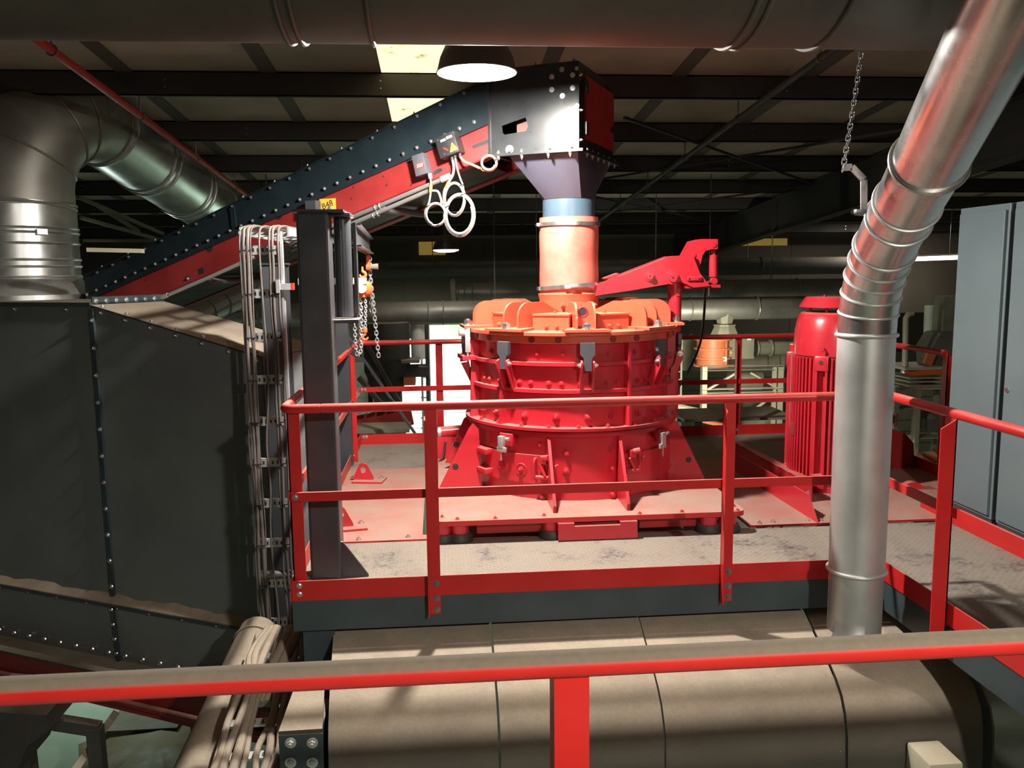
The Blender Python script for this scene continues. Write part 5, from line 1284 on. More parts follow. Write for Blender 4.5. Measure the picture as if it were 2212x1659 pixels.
b = MB(); b.box((CX1 - 0.02, CY0 + 0.10, zl0 - 0.02), (px + 0.075, py + 0.09, zl0)); b.build('lower_bearing_plate', CHAR, cl)
b = MB(); b.box((CX1 - 0.02, CY0 + 0.10, zl1), (px + 0.045, py + 0.09, zl1 + 0.02), 0.004); b.build('upper_bearing_plate', CHAR, cl)
b = MB(); b.cyl((px - 0.018, py, zl0 + 0.012), (px - 0.018, py, zl1), 0.052, n=28); b.box((px - 0.03, py - 0.063, zl0 + 0.012), (px - 0.022, py - 0.05, zl1)); b.build('pivot_tube', CHAR, cl)
b = MB(); b.box((px + 0.042, py + 0.0, zl0 + 0.03), (px + 0.062, py + 0.08, zl1 - 0.03)); b.build('jib_mast_plate', CHAR, cl)
J0, J1 = Vector((px + 0.085, py + 0.03, 0)), None
jn_t, jn_b = AY(757, 482, py), AY(757, 532, py); jf_t, jf_b = AY(798, 536, 3.0), AY(798, 566, 3.0)
ztj, zbj = jn_t.z, jn_b.z
jb_ = MB(); a_ = Vector((jn_t.x + 0.02, py + 0.04, 0)); e_ = Vector((jf_t.x, 3.0, 0)); dj = (e_ - a_).normalized(); sj = Vector((dj.y, -dj.x, 0))
for z0, z1, w in ((ztj - 0.010, ztj, 0.075), (zbj, zbj + 0.010, 0.075), (zbj, ztj, 0.008)):
    jb_.prism([a_ - sj * w / 2 + ZZ * z0, a_ + sj * w / 2 + ZZ * z0, e_ + sj * w / 2 + ZZ * z0, e_ - sj * w / 2 + ZZ * z0], ZZ * (z1 - z0))
jb_.build('jib_beam', CHAR, cl)
p = AY(742, 476, py - 0.02); bolt(cl, (CX1 + 0.0, CY0 + 0.13, ctop + 0.014), ZZ, 0.02, 0.02); bolt(cl, (px, py, zl1 + 0.02), ZZ, 0.02, 0.012)
# diagonal brace and thinner post behind the column
dp = thing('back_brace', 'charcoal post and diagonal brace behind the jib column', 'brace', (0.1, 3.2, 0))
b = MB(); q = [AY(u, v, 3.6) for u, v in ((724, 690), (752, 690), (752, 880), (724, 1060))]
pp = AY(738, 690, 3.4); b.box((pp.x - 0.08, 3.4, GROUND), (pp.x + 0.055, 3.52, pp.z)); b.build('post', CHAR, dp)
b = MB(); p0, p1 = AY(748, 722, 4.75), AY(902, 944, 4.75); b.bar(p0, p1, 0.02, 0.10, (0, 1, 0)); b.build('diagonal', CHAR, dp)
# chain hoist
HY = 2.05
ho = thing('chain_hoist', 'orange hand chain hoist with looped chains hanging from the jib beam', 'hoist', tuple(AY(786, 625, HY)))
def hook(c, s, flip=1, up=1):
    pts = [(0, 0.55), (0, 0.3), (0.02, 0.12), (0.18, 0.02), (0.28, -0.14), (0.22, -0.34), (0.0, -0.42), (-0.2, -0.33), (-0.26, -0.15)]
    pts = [c + Vector((x * s * flip, 0, z * s * up)) for x, z in pts]
    sp_ = spline(pts, 4); n = len(sp_)
    return MB().tube(sp_, 0.1 * s, 10, r_list=[s * (0.09 + 0.06 * math.sin(math.pi * i / (n - 1))) for i in range(n)])
k_ = (HY - CAM.y) / F_
hook(AY(783, 589, HY), 0.085, 1, 1).build('top_hook', ORANGE, ho)
b = MB(); p = AY(784, 606, HY); b.cyl(p + Vector((-0.005, 0, 0.02)), p + Vector((0.005, 0, -0.03)), 0.018, n=14); b.build('swivel', ORANGE, ho)
b = MB(); p = AY(790, 624, HY); b.lathe([(0.001, -0.03), (0.05, -0.03), (0.062, -0.015), (0.062, 0.015), (0.05, 0.03), (0.001, 0.03)], p, 28, (0.75, 0.66, 0)); b.build('hoist_body', ORANGE, ho)
p = AY(779, 622, HY - 0.06); MB().cyl(p, p + Vector((0.01, -0.02, 0)), 0.04, n=32).build('brake_cover', WHITE, ho)
b = MB(); p = AY(783, 638, HY); b.obox(p, (1, 0, 0), (0, 1, 0), ZZ, 0.05, 0.07, 0.03, 0.006); b.build('chain_guide', ORANGE, ho)
chain_mb([AY(776, 632, HY), AY(780, 660, HY), AY(781, 700, HY), AY(780, 755, HY), AY(777, 766, HY), AY(771, 764, HY), AY(768, 740, HY), AY(766, 700, HY)], 0.034, 0.0036, 0.0105).build('hand_chain', ZINC, ho)
chain_mb([AY(778, 636, HY + 0.05), AY(775, 670, HY + 0.05), AY(777, 745, HY + 0.05)], 0.034, 0.0036, 0.0105).build('hand_chain', ZINC, ho)
chain_mb([AY(788, 636, HY), AY(790, 660, HY), AY(789, 708, HY)], 0.026, 0.0034, 0.009).build('load_chain', ZINC, ho)
b = MB(); p = AY(789, 713, HY); b.obox(p, (1, 0, 0), (0, 1, 0), ZZ, 0.032, 0.03, 0.04, 0.006); b.build('hook_block', ORANGE, ho)
hook(AY(789, 725, HY), 0.075, -1, 1).build('load_hook', ORANGE, ho)
ch2 = thing('loose_chain', 'long loose chain hanging from the end of the jib down behind the railing', 'chain', tuple(AY(797, 532, 3.0)))
chain_mb([AY(795, 534, 2.97), AY(799, 560, 2.97), AY(800, 600, 2.97), AY(806, 650, 2.97), AY(812, 710, 2.97), AY(818, 770, 2.97)], 0.046, 0.0045, 0.0135).build('chain_links', ZINC, ch2)
chain_mb([AY(799, 565, 3.02), AY(801, 620, 3.02), AY(803, 680, 3.02)], 0.046, 0.0045, 0.0135).build('chain_links', ZINC, ch2)
tb = thing('beam_trolley', 'small orange trolley with a grey roller on the end of the jib beam', 'trolley', tuple(AY(796, 576, 2.9)))
p = AY(796, 576, 2.9); b = MB(); b.cyl(p + Vector((-0.02, 0, 0)), p + Vector((0.02, 0, 0)), 0.035, n=18); b.obox(p + Vector((0, 0, 0.05)), (1, 0, 0), (0, 1, 0), ZZ, 0.03, 0.05, 0.1); b.build('trolley_wheel', ORANGE, tb)
MB().cyl(p + Vector((0.02, 0, 0)), p + Vector((0.085, 0, 0)), 0.022, 0.028, 14).build('roller', OLIVE, tb)

# ================================================================== cable ladder at the left
LY = 1.5
lx0, lx1 = AY(534, 800, LY).x, AY(620, 800, LY).x
zlt, zlb = AY(530, 500, LY).z, AY(560, 1362, LY).z
cl_ = thing('cable_ladder', 'zinc cable ladder standing upright with slotted rungs left of the jib column', 'cable ladder', ((lx0 + lx1) / 2, LY, zlb))
for x in (lx0, lx1):
    MB().box((x - 0.008, LY - 0.02, zlb), (x + 0.008, LY + 0.035, zlt)).build('side_rail', ZINC, cl_)
vr = [540, 634, 728, 820, 910, 999, 1087, 1173, 1260, 1345]
for v in vr:
    z = AY(580, v, LY).z
    rg = MB().box((lx0, LY - 0.004, z - 0.032), (lx1, LY + 0.02, z + 0.032)).build('rung', ZINC, cl_)
    b = MB()
    for k in range(6):
        x = lx0 + 0.085 + k * 0.033; b.box((x - 0.006, LY - 0.0055, z - 0.013), (x + 0.006, LY - 0.0035, z + 0.013))
    b.build('rung_slot', BLACK, rg)
    for x, w in ((lx0 + 0.045, 0.07), (lx1 - 0.045, 0.045)):
        MB().box((x - w / 2, LY - 0.052, z - 0.006), (x + w / 2, LY - 0.047, z + 0.002)).build('cable_tie', INK, rg)
# the ladder's level run towards the far end
b = MB()
for x in (lx0, lx1 + 0.05): b.bar((x, LY + 0.0, zlt - 0.0), (x + 0.25, LY + 2.6, zlt - 0.02), 0.012, 0.06)
for k in range(8): b.box((lx0 + 0.03 * k, LY + 0.15 + k * 0.3, zlt - 0.02), (lx1 + 0.07 + 0.03 * k, LY + 0.19 + k * 0.3, zlt))
b.build('level_run', ZINC, cl_)
MB().bar((lx1 + 0.03, LY + 0.5, zlt - 0.36), (lx1 + 0.55, LY + 0.5, zlt - 0.36), 0.06, 0.05).build('strut', ZINC, cl_); MB().bar((lx1 + 0.02, LY + 0.05, zlt - 0.05), (lx1 + 0.02, LY + 0.05, zlt - 0.5), 0.04, 0.035).build('strut', ZINC, cl_)
p = AY(617, 619, LY - 0.02)
b = MB(); b.box((p.x - 0.07, LY - 0.05, p.z - 0.022), (p.x + 0.045, LY + 0.0, p.z + 0.022)); b.box((p.x - 0.06, LY - 0.06, p.z - 0.045), (p.x - 0.035, LY + 0.01, p.z + 0.05)); bc = b.build('beam_clamp', ZINC, cl_)
MB().box((p.x + 0.045, LY - 0.052, p.z - 0.024), (p.x + 0.06, LY + 0.002, p.z + 0.024)).build('end_cap', LABEL_RED, bc)
MB().cyl((lx0 - 0.01, LY - 0.01, AY(580, 1240, LY).z), (lx1 + 0.02, LY - 0.01, AY(580, 1240, LY).z), 0.03, n=14).build('cross_pipe', DARKSTEEL, cl_)
rndc = random.Random(5)
specs = [(lx0 + 0.0, 0.006), (lx0 + 0.026, 0.012), (lx0 + 0.054, 0.0135), (lx0 + 0.075, 0.005), (lx0 + 0.135, 0.0075), (lx1 - 0.078, 0.009), (lx1 - 0.056, 0.0105), (lx1 - 0.018, 0.008)]
nth = ['outermost left', 'second from the left', 'third from the left', 'fourth from the left', 'thin lone', 'left of the right bundle,', 'middle of the right bundle,', 'outermost right']
for i, (x, r) in enumerate(specs):
    pts = [Vector((x + 0.25, LY + 2.0, zlt + 0.03)), Vector((x + 0.06, LY + 0.5, zlt + 0.04)), Vector((x + 0.008, LY + 0.08, zlt + 0.035)), Vector((x, LY - 0.03, zlt - 0.05)), Vector((x, LY - 0.036, zlt - 0.25))]
    zz_ = zlt - 0.55
    while zz_ > zlb + 0.3:
        pts.append(Vector((x + rndc.uniform(-0.008, 0.008) * (2.2 if i == 4 else 1), LY - 0.034 + rndc.uniform(-0.006, 0.002), zz_))); zz_ -= 0.32
    pts += [Vector((x + 0.01, LY - 0.04, zlb + 0.05)), Vector((x - 0.02, LY - 0.12, zlb - 0.12)), Vector((x - 0.07, LY - 0.4, zlb - 0.34))]
    o = MB().tube(spline(pts, 6), r, 9).build('power_cable', CABLE_BROWN)
    tag(o, '%s power cable tied to the upright cable ladder' % nth[i], 'cable', 'cables on the upright ladder')
# dark post behind the ladder
ps = thing('support_post', 'dark steel post standing behind the cable ladder', 'post', (-0.3, 1.75, GROUND))
x0, x1 = AY(567, 700, 1.7).x, AY(622, 700, 1.7).x
b = MB(); zt_ = AY(590, 572, 1.7).z; b.box((x0, 1.70, GROUND), (x1, 1.712, zt_)); b.box((x0, 1.838, GROUND), (x1, 1.85, zt_)); b.box(((x0 + x1) / 2 - 0.006, 1.71, GROUND), ((x0 + x1) / 2 + 0.006, 1.84, zt_)); b.build('post_profile', CHAR, ps)
MB().box((x0 - 0.01, 1.69, zt_), (x1 + 0.01, 1.86, zt_ + 0.012)).build('post_cap', CHAR, ps)

# ------------------------------------------------------------------ lower left: dusty pipe, sloping cable tray
pA_, pB_ = AY(552, 1385, 1.35), AY(418, 1700, -0.2)
dpp = (pB_ - pA_).normalized()
lp = thing('discharge_pipe', 'thick dust-caked pipe sloping down at the lower left beside the cable tray', 'pipe', pB_)
MB().tube([pA_ - dpp * 0.1, pA_ + (pB_ - pA_) * 0.5, pB_ + dpp * 0.5], 0.145, 36).build('pipe_body', HOODM, lp)
MB().torus(pA_ + dpp * 0.05, dpp, 0.147, 0.012, 36, 8).build('pipe_collar', HOODM, lp)
ty = thing('cable_tray', 'dust-caked cable tray sloping down beside the thick pipe at the lower left', 'cable tray', AY(520, 1650, -0.4))
tA, tB = AY(606, 1372, 0.85), AY(520, 1700, -0.55)
td = (tB - tA).normalized(); ts = td.cross(ZZ).normalized(); tn = ts.cross(td).normalized()
if ts.x < 0: ts = -ts
if tn.z < 0: tn = -tn
for s in (-0.17, 0.17): b = MB(); b.bar(tA + ts * s, tB + ts * s + td * 0.3, 0.012, 0.06); b.build('side_rail', CABLE_DUST, ty)
for f in (0.15, 0.40, 0.62, 0.82, 0.97):
    p = tA + (tB - tA) * f; rg = MB().obox(p - tn * 0.02, ts, td, tn, 0.34, 0.06, 0.015).build('rung', ZINC, ty)
    b = MB()
    for k in range(6): b.obox(p + ts * (-0.12 + 0.048 * k) - tn * 0.012, ts, td, tn, 0.012, 0.03, 0.003)
    b.build('rung_slot', BLACK, rg)
rndt = random.Random(11)
labs = ['outer left', 'second', 'third', 'middle', 'fifth', 'sixth', 'outer right']
for i, (s, r) in enumerate(((-0.15, 0.02), (-0.105, 0.024), (-0.055, 0.026), (-0.02, 0.016), (0.06, 0.018), (0.10, 0.022), (0.145, 0.02))):
    pts = [tA - td * 0.05 + ts * s * 0.6 + tn * 0.03]
    for k in range(1, 7): pts.append(tA + (tB - tA) * (k / 6.0) + ts * (s + rndt.uniform(-0.018, 0.018)) + tn * (0.02 + rndt.uniform(0, 0.012)))
    pts.append(tB + td * 0.35 + ts * s + tn * 0.02)
    o = MB().tube(spline(pts, 7), r, 10).build('dusty_cable', CABLE_DUST)
    tag(o, '%s of the dust-coated cables lying in the sloping cable tray' % labs[i], 'cable', 'dusty cables in the sloping tray')
tk = thing('tray_conduit', 'dark dusty conduit pair running from the ladder foot behind the platform leg', 'conduit', AY(640, 1400, 0.6))
for du in (0, 16): MB().tube([AY(628 + du, 1362, 0.75), AY(590 + du, 1440, 0.45), AY(560 + du, 1520, 0.2)], 0.035, 12).build('conduit_pipe', CABLE_DUST, tk)

# ------------------------------------------------------------------ grey control cabinets
KX = 4.75
def cabinet(y0, y1, z0, z1, label, lock):
    t = thing('control_cabinet', label, 'cabinet', (KX + 0.3, (y0 + y1) / 2, z0), 'grey control cabinets')
    MB().box((KX + 0.02, y0, z0), (KX + 0.6, y1, z1), 0.006).build('carcass', CABINETM, t, ang=15)
    MB().box((KX + 0.03, y0 + 0.005, z0 - 0.09), (KX + 0.58, y1 - 0.005, z0)).build('plinth', CHAR, t)
    d = MB().box((KX - 0.004, y0 + 0.022, z0 + 0.03), (KX + 0.019, y1 - 0.03, z1 - 0.045), 0.005).build('door', CABINETM, t, ang=15)
    if lock:
        p = Vector((KX - 0.004, y1 - 0.075, 1.0)); MB().cyl(p, p - Vector((0.012, 0, 0)), 0.016, n=16).build('door_lock', STEEL, d)
    return t
yb0 = AX(2172, 700, KX).y
cabinet(yb0 + 0.05, AX(2070, 451, KX).y, 0.04, 2.27, 'narrow grey control cabinet nearest the round duct', False)
cabinet(yb0 - 0.83, yb0 - 0.0, 0.04, 2.27, 'grey control cabinet with a small round door lock, at the edge of the photo', True)
cabinet(yb0 - 1.66, yb0 - 0.83, 0.04, 2.27, 'grey control cabinet standing next towards the viewer', True)
MB_ = MB().box((KX + 0.01, yb0 - 1.7, -0.19), (KX + 0.6, 1.5, -0.05)); o = MB_.build('cabinet_frame', BEAMM); tag(o, 'steel frame under the grey control cabinets', 'frame')

# ================================================================== machines in the hall beyond
def rect(u0, v0, u1, v1, y, d, name, mat, par=None, bev=0.0):
    a = AY(u0, v1, y); c = AY(u1, v0, y)
    b = MB(); b.box((min(a.x, c.x), y, min(a.z, c.z)), (max(a.x, c.x), y + d, max(a.z, c.z)), bev); return b.build(name, mat, par)
def hduct(name, label, v_top, v_bot, u0, u1, y, rings, mat, par_end=None):
    pc_ = AY((u0 + u1) / 2, (v_top + v_bot) / 2, y); r = abs(AY((u0 + u1) / 2, v_top, y).z - pc_.z)
    x0, x1 = AY(u0, 600, y).x, AY(u1, 600, y).x
    t = thing(name, label, 'duct', (pc_.x, y, pc_.z))
    MB().cyl((x0, y, pc_.z), (x1, y, pc_.z), r, n=40).build('duct_run', mat, t)
    for u in rings:
        x = AY(u, 650, y).x; MB().torus((x, y, pc_.z), (1, 0, 0), r + 0.004, 0.012, 40, 6).build('joint_ring', mat, t)
    z1 = roof_z(y)
    for f in (0.2, 0.5, 0.8): MB().cyl((x0 + (x1 - x0) * f, y, pc_.z + r - 0.02), (x0 + (x1 - x0) * f, y, z1), 0.01, n=6).build('hanger_rod', DARKSTEEL, t)
    return t, pc_, r
t1, c1_, r1_ = hduct('hall_duct', 'long grey hall duct crossing behind the mill, lower of the two', 649, 699, 250, 1830, 9.2, (355, 560, 925, 957, 1490, 1634), GALV_OLD)
t2, c2_, r2_ = hduct('hall_duct', 'grey hall duct with an ochre open flange behind the mill, upper of the two', 606, 648, 985, 1830, 10.6, (990, 1003, 1020, 1060, 1556, 1720), GALV_OLD)
x = AY(978, 620, 10.6).x; MB().torus((x, 10.6, c2_.z), (1, 0, 0), r2_ + 0.03, 0.05, 40, 8).build('end_flange', CREAM, t2)
t3, c3_, r3_ = hduct('hall_duct', 'third dim duct high behind the orange separator at the far end', 560, 598, 700, 1830, 14.5, (1240, 1640), OLIVE_DK)
# elbow of old duct behind the ladder
ed = thing('elbow_duct', 'segmented grey duct elbow behind the cable ladder under the conveyor', 'duct', AY(470, 650, 7.4))
q = [AY(u, v, 7.4 + 0.3 * i) for i, (u, v) in enumerate(((410, 690), (440, 672), (475, 655), (510, 640), (545, 600)))]
MB().tube(q, 0.2, 28, caps=True).build('elbow_body', GALV_OLD, ed, ang=8)
for a_, b_ in ((0, 1), (1, 2), (2, 3), (3, 4)): MB().torus(q[a_ + 1] if a_ < 3 else q[3], (q[b_] - q[a_]).normalized(), 0.205, 0.012, 28, 6).build('joint_ring', GALV_OLD, ed)
MB().cyl(q[2], (q[2].x, q[2].y, roof_z(q[2].y)), 0.012, n=6).build('hanger_rod', DARKSTEEL, ed)
# dark hopper machine seen through the back railing on the left
hm = thing('dark_hopper', 'dark hopper machine with a white tank beyond the left part of the back railing', 'machine', AY(840, 900, 8.5))
a_ = AY(835, 740, 8.8); r_ = abs(AY(885, 740, 8.8).x - a_.x)
b = MB(); z0, z1, z2 = AY(835, 860, 8.8).z, AY(835, 800, 8.8).z, AY(835, 697, 8.8).z
b.lathe([(0.001, z2), (r_, z2), (r_, z1), (r_ * 0.5, z0), (0.001, z0)], (a_.x, a_.y, 0), 32); b.build('hopper_shell', OLIVE_DK, hm)
b = MB(); a2_ = AY(905, 740, 9.3); b.cyl((a2_.x, 9.3, AY(900, 775, 9.3).z), (a2_.x, 9.3, AY(900, 698, 9.3).z), 0.13, n=24); b.build('white_tank', WHITE, hm)
rect(868, 793, 925, 815, 8.6, 0.5, 'cross_frame', OLIVE_DK, hm); rect(872, 815, 897, 833, 8.5, 0.4, 'rust_drum', ORANGE_OLD, hm)
rect(866, 778, 906, 785, 8.4, 0.5, 'tray_shelf', GALV_OLD, hm); rect(800, 805, 870, 812, 8.5, 0.5, 'cross_rail', OLIVE_DK, hm)
for u0, u1, nm2 in ((917, 925, 'frame_leg'), (790, 800, 'frame_leg'), (856, 862, 'frame_leg')):
    a_ = AY(u0, 700, 8.7); c_ = AY(u1, 700, 8.7); MB().box((a_.x, 8.7, GROUND), (c_.x, 8.78, a_.z)).build(nm2, OLIVE_DK, hm)
b = MB(); b.bar(AY(790, 740, 8.4), AY(880, 900, 8.4), 0.06, 0.12, (0, 1, 0)); b.build('brace', OLIVE_DK, hm)
b = MB(); b.bar(AY(775, 815, 8.2), AY(830, 880, 8.2), 0.06, 0.2, (0, 1, 0)); b.build('chute', OLIVE_DK, hm)
lt = thing('white_ladder', 'pale steel ladder frame beyond the back railing against the bright boards', 'ladder', AY(925, 900, 11))
for u in (909, 925): a_ = AY(u, 700, 11); MB().box((a_.x - 0.02, 11, GROUND), (a_.x + 0.02, 11.05, a_.z)).build('ladder_rail', WHITE, lt)
for k in range(14): v = 705 + k * 22; a_, c_ = AY(909, v, 11), AY(925, v, 11); MB().cyl(a_, c_, 0.014, n=6).build('ladder_rung', WHITE, lt)
bd = thing('wall_cladding', 'brightly lit pale green boarded partition beyond the back railing', 'partition', AY(985, 900, 14))
a_, c_ = AY(930, 932, 14.0), AY(1062, 742, 14.0)
zz0 = GROUND
for k in range(9):
    z0 = a_.z - 0.9 + k * 0.33; MB().box((a_.x - 0.6, 14.0 + 0.004 * (k % 2), z0), (c_.x + 0.4, 14.06, z0 + 0.322)).build('board', GREEN_WHITE, bd)
rect(905, 700, 1062, 738, 14.3, 0.05, 'upper_sheet', paint('pale_green_sheet', (0.42, 0.52, 0.36), 0.6), bd)
for u in (930, 1062): a_ = AY(u, 740, 14.0); MB().box((a_.x - 0.04, 14.07, GROUND), (a_.x + 0.04, 14.15, a_.z)).build('partition_post', OLIVE, bd)
# red belt and grey channel low behind the left part of the railing
rbm = thing('flap_conveyor', 'dark red conveyor frame with pale flaps beyond the left end of the back railing', 'frame', AY(830, 915, 7.6))
b = MB(); b.bar(AY(770, 920, 7.6), AY(890, 896, 7.6), 0.08, 0.28, (0, 0, 1)); b.build('side_channel', RED_DARK, rbm)
for k in range(5):
    a_ = AY(782 + k * 22, 890 - k * 4, 7.5); MB().obox(a_, (1, 0, 0.3), (0, 1, 0), (-0.3, 0, 1), 0.12, 0.3, 0.02).build('flap', CREAM, rbm)
for u in (800, 870): a_ = AY(u, 930, 7.6); MB().box((a_.x - 0.04, 7.62, GROUND), (a_.x + 0.04, 7.7, a_.z)).build('frame_leg', OLIVE_DK, rbm)
gb = tag(rect(745, 926, 884, 938, 5.6, 0.5, 'grey_trough', OLIVE), 'grey trough just beyond the left end of the back railing', 'trough')
MB().box((AY(760, 930, 5.6).x, 5.7, GROUND), (AY(775, 930, 5.6).x, 5.8, AY(760, 938, 5.6).z)).build('trough_leg', OLIVE_DK, gb)
dp2 = thing('deck_extension', 'low dusty plate ledge beyond the back railing right of the mill', 'ledge', AY(1600, 905, 5.6))
rect(1478, 900, 1720, 912, 5.2, 0.8, 'ledge_plate', OLIVE, dp2)
a_ = AY(1500, 912, 5.3); MB().box((a_.x, 5.3, GROUND), (a_.x + 0.1, 5.4, a_.z)).build('ledge_leg', OLIVE_DK, dp2)
# orange separator on its frame
os_ = thing('orange_separator', 'faded orange ribbed drum separator beyond the back railing right of the mill', 'machine', AY(1540, 790, 9.6))
a_ = AY(1539, 760, 9.6); r_ = abs(AY(1572, 760, 9.6).x - a_.x)
zt_, zb_2 = AY(1539, 731, 9.6).z, AY(1539, 790, 9.6).z
MB().cyl((a_.x, 9.6, zb_2), (a_.x, 9.6, zt_), r_, n=36).build('drum', ORANGE_OLD, os_)
for f in (0.02, 0.30, 0.65, 0.98): MB().band((a_.x, 9.6, zb_2 + (zt_ - zb_2) * f), ZZ, r_ + 0.025, 0.03, 0.03, 36).build('drum_rib', ORANGE_OLD, os_)
rect(1566, 733, 1571, 790, 9.38, 0.1, 'drum_edge', ORANGE_OLD, os_); rect(1563, 771, 1570, 781, 9.3, 0.05, 'paper_label', WHITE, os_)
cb_ = thing('grey_switch_cabinet', 'olive grey switch cabinet with a yellow triangle beside the orange separator', 'cabinet', AY(1600, 775, 9.5))
rect(1575, 728, 1630, 776, 9.5, 0.4, 'carcass', OLIVE, cb_); rect(1592, 733, 1629, 773, 9.48, 0.02, 'door', OLIVE, cb_); rect(1614, 731, 1623, 735, 9.46, 0.01, 'paper_label', WHITE, cb_)
b = MB(); b.prism([AY(1576, 764, 9.47), AY(1582, 764, 9.47), AY(1579, 757, 9.47)], (0, 0.01, 0)); b.build('warning_triangle', YELLOW, cb_)
hd2 = thing('side_duct', 'short olive duct leading right from the switch cabinet', 'duct', AY(1670, 750, 9.8))
a_, c_ = AY(1634, 752, 9.8), AY(1780, 752, 9.8); r_ = abs(AY(1634, 737, 9.8).z - a_.z)
MB().cyl(a_, c_, r_, n=30).build('duct_run', OLIVE, hd2)
for u in (1634, 1664): p = AY(u, 752, 9.8); MB().torus(p, (1, 0, 0), r_ + 0.01, 0.02, 30, 6).build('joint_ring', OLIVE, hd2)
p = AY(1700, 752, 9.8); MB().cyl(p, (p.x, p.y, GROUND), 0.03, n=8).build('duct_stand', OLIVE_DK, hd2)
dcn = thing('drop_chute', 'olive cone chute hanging from the lower hall duct', 'chute', AY(1566, 720, 9.2))
p0, p1, p2 = AY(1566, 690, 9.2), AY(1566, 702, 9.2), AY(1566, 722, 9.2)
b = MB(); b.lathe([(0.17, p0.z + 0.1), (0.13, p1.z + 0.03), (0.17, p1.z), (0.24, p2.z), (0.001, p2.z)], (p0.x, 9.2, 0), 8); b.build('chute_cone', OLIVE, dcn, ang=10); MB().band((p0.x, 9.2, p1.z), ZZ, 0.175, 0.02, 0.02, 8).build('chute_flange', OLIVE, dcn)
fm = thing('machine_stand', 'cream steel stand with cross braces carrying the orange separator', 'stand', AY(1605, 930, 9.3))
for u, du in ((1518, 11), (1683, 11), (1674, 5)):
    a_ = AY(u, 793, 9.2); w_ = du * 14 / F_; MB().box((a_.x, 9.2, GROUND), (a_.x + w_, 9.32, a_.z)).build('stand_leg', CREAM, fm)
for v0, v1 in ((789, 792), (798, 802), (839, 842), (847, 850), (852, 855)):
    rect(1518, v0, 1694, v1, 9.18, 0.16, 'cross_rail', CREAM, fm)
rect(1520, 792, 1692, 798, 9.26, 0.02, 'rail_web', OLIVE_DK, fm); rect(1530, 842, 1684, 847, 9.26, 0.02, 'rail_web', OLIVE_DK, fm)
for p, q in (((1528, 842), (1590, 806)), ((1684, 842), (1622, 806)), ((1602, 905), (1660, 862))):
    b = MB(); b.bar(AY(*p, 9.22), AY(*q, 9.22), 0.03, 0.05, (0, 1, 0)); b.build('brace', CREAM, fm)
MB().cyl(AY(1578, 820, 9.9) , AY(1640, 820, 9.9), 0.22, n=24).build('drive_drum', OLIVE, fm)
ob = thing('orange_belt', 'faded orange belt conveyor frame low beyond the railing right of the mill', 'conveyor', AY(1500, 900, 9.0))
b = MB(); b.bar(AY(1440, 884, 9.0), AY(1560, 912, 9.0), 0.1, 0.16, (0, 0, 1)); b.build('belt_side', ORANGE_OLD, ob); b = MB(); b.bar(AY(1440, 872, 9.1), AY(1562, 900, 9.1), 0.5, 0.05, (0, 0, 1)); b.build('belt_top', CREAM, ob)
for u in (1470, 1545): a_ = AY(u, 905, 9.0); MB().box((a_.x - 0.03, 9.05, GROUND), (a_.x + 0.03, 9.1, a_.z)).build('belt_leg', OLIVE_DK, ob)
vb = thing('vertical_ladder', 'thin pale steel ladder beyond the railing just right of the mill', 'ladder', AY(1467, 900, 10))
for u in (1463, 1473): a_ = AY(u, 725, 10.0); MB().box((a_.x - 0.015, 10, GROUND), (a_.x + 0.015, 10.04, a_.z)).build('ladder_rail', CREAM, vb)
for k in range(12): v = 735 + k * 17; MB().cyl(AY(1463, v, 10), AY(1473, v, 10), 0.012, n=6).build('ladder_rung', CREAM, vb)
cp_ = thing('draped_sheet', 'pale draped plastic sheet behind the orange separator', 'sheet', AY(1485, 800, 11.2))
b = MB(); rows = []
for k in range(41):
    u = 1462 + k * 6.4; dy = 0.06 * math.sin(k * 1.4) + 0.03 * math.sin(k * 3.1)
    rows.append([b.bm.verts.new(AY(u, 726 + 5 * math.sin(k), 11.2) + Vector((0, dy, 0))), b.bm.verts.new(AY(u + 8, 800, 11.2) + Vector((0, -dy, 0)))])
for A, B in zip(rows, rows[1:]): b.bm.faces.new((A[0], B[0], B[1], A[1]))
o_ = b.build('sheet_fold', CREAM, cp_)
sm_ = o_.modifiers.new('thickness', 'SOLIDIFY'); sm_.thickness = 0.006
sv = thing('silo_vessel', 'dark rounded vessel inside the lower frame behind the red motor', 'vessel', AY(1640, 900, 10.2))
p = AY(1650, 890, 10.4); MB().lathe([(0.001, 0.42), (0.25, 0.4), (0.38, 0.25), (0.4, -0.3), (0.2, -0.6), (0.001, -0.6)], p, 26).build('vessel_shell', OLIVE, sv)
MB().cyl((p.x, p.y, GROUND), (p.x, p.y, p.z - 0.55), 0.08, n=12).build('vessel_leg', OLIVE_DK, sv)
# far right: pipes, hood and slanted machine between duct and cabinets
vp = thing('pale_standpipe', 'thin cream pipe with a bend between the round duct and the cabinets', 'pipe', AY(1957, 800, 9.0))
MB().tube([AY(1972, 676, 9.0), AY(1962, 679, 9.0), AY(1957, 688, 9.0), AY(1956, 745, 9.0), AY(1955, 790, 9.0)], 0.05, 14).build('pipe_body', CREAM, vp)
MB().lathe([(0.05, 0.0), (0.07, -0.12), (0.001, -0.12)], AY(1955, 790, 9.0), 16).build('nozzle', ZINC, vp)
gp = thing('pale_downpipe', 'thick pale green downpipe left of the cabinets', 'pipe', AY(2006, 750, 9.6))
MB().cyl(AY(2008, 660, 9.6), AY(2005, 752, 9.6), 0.085, n=22).build('pipe_body', GREEN_WHITE, gp)
hh = thing('suction_hood', 'grey sheet hood with a square neck left of the cabinets', 'hood', AY(2045, 760, 9.2))
a_ = AY(2036, 720, 9.2); b_ = AY(2062, 720, 9.2); top_z = AY(2036, 640, 9.2).z
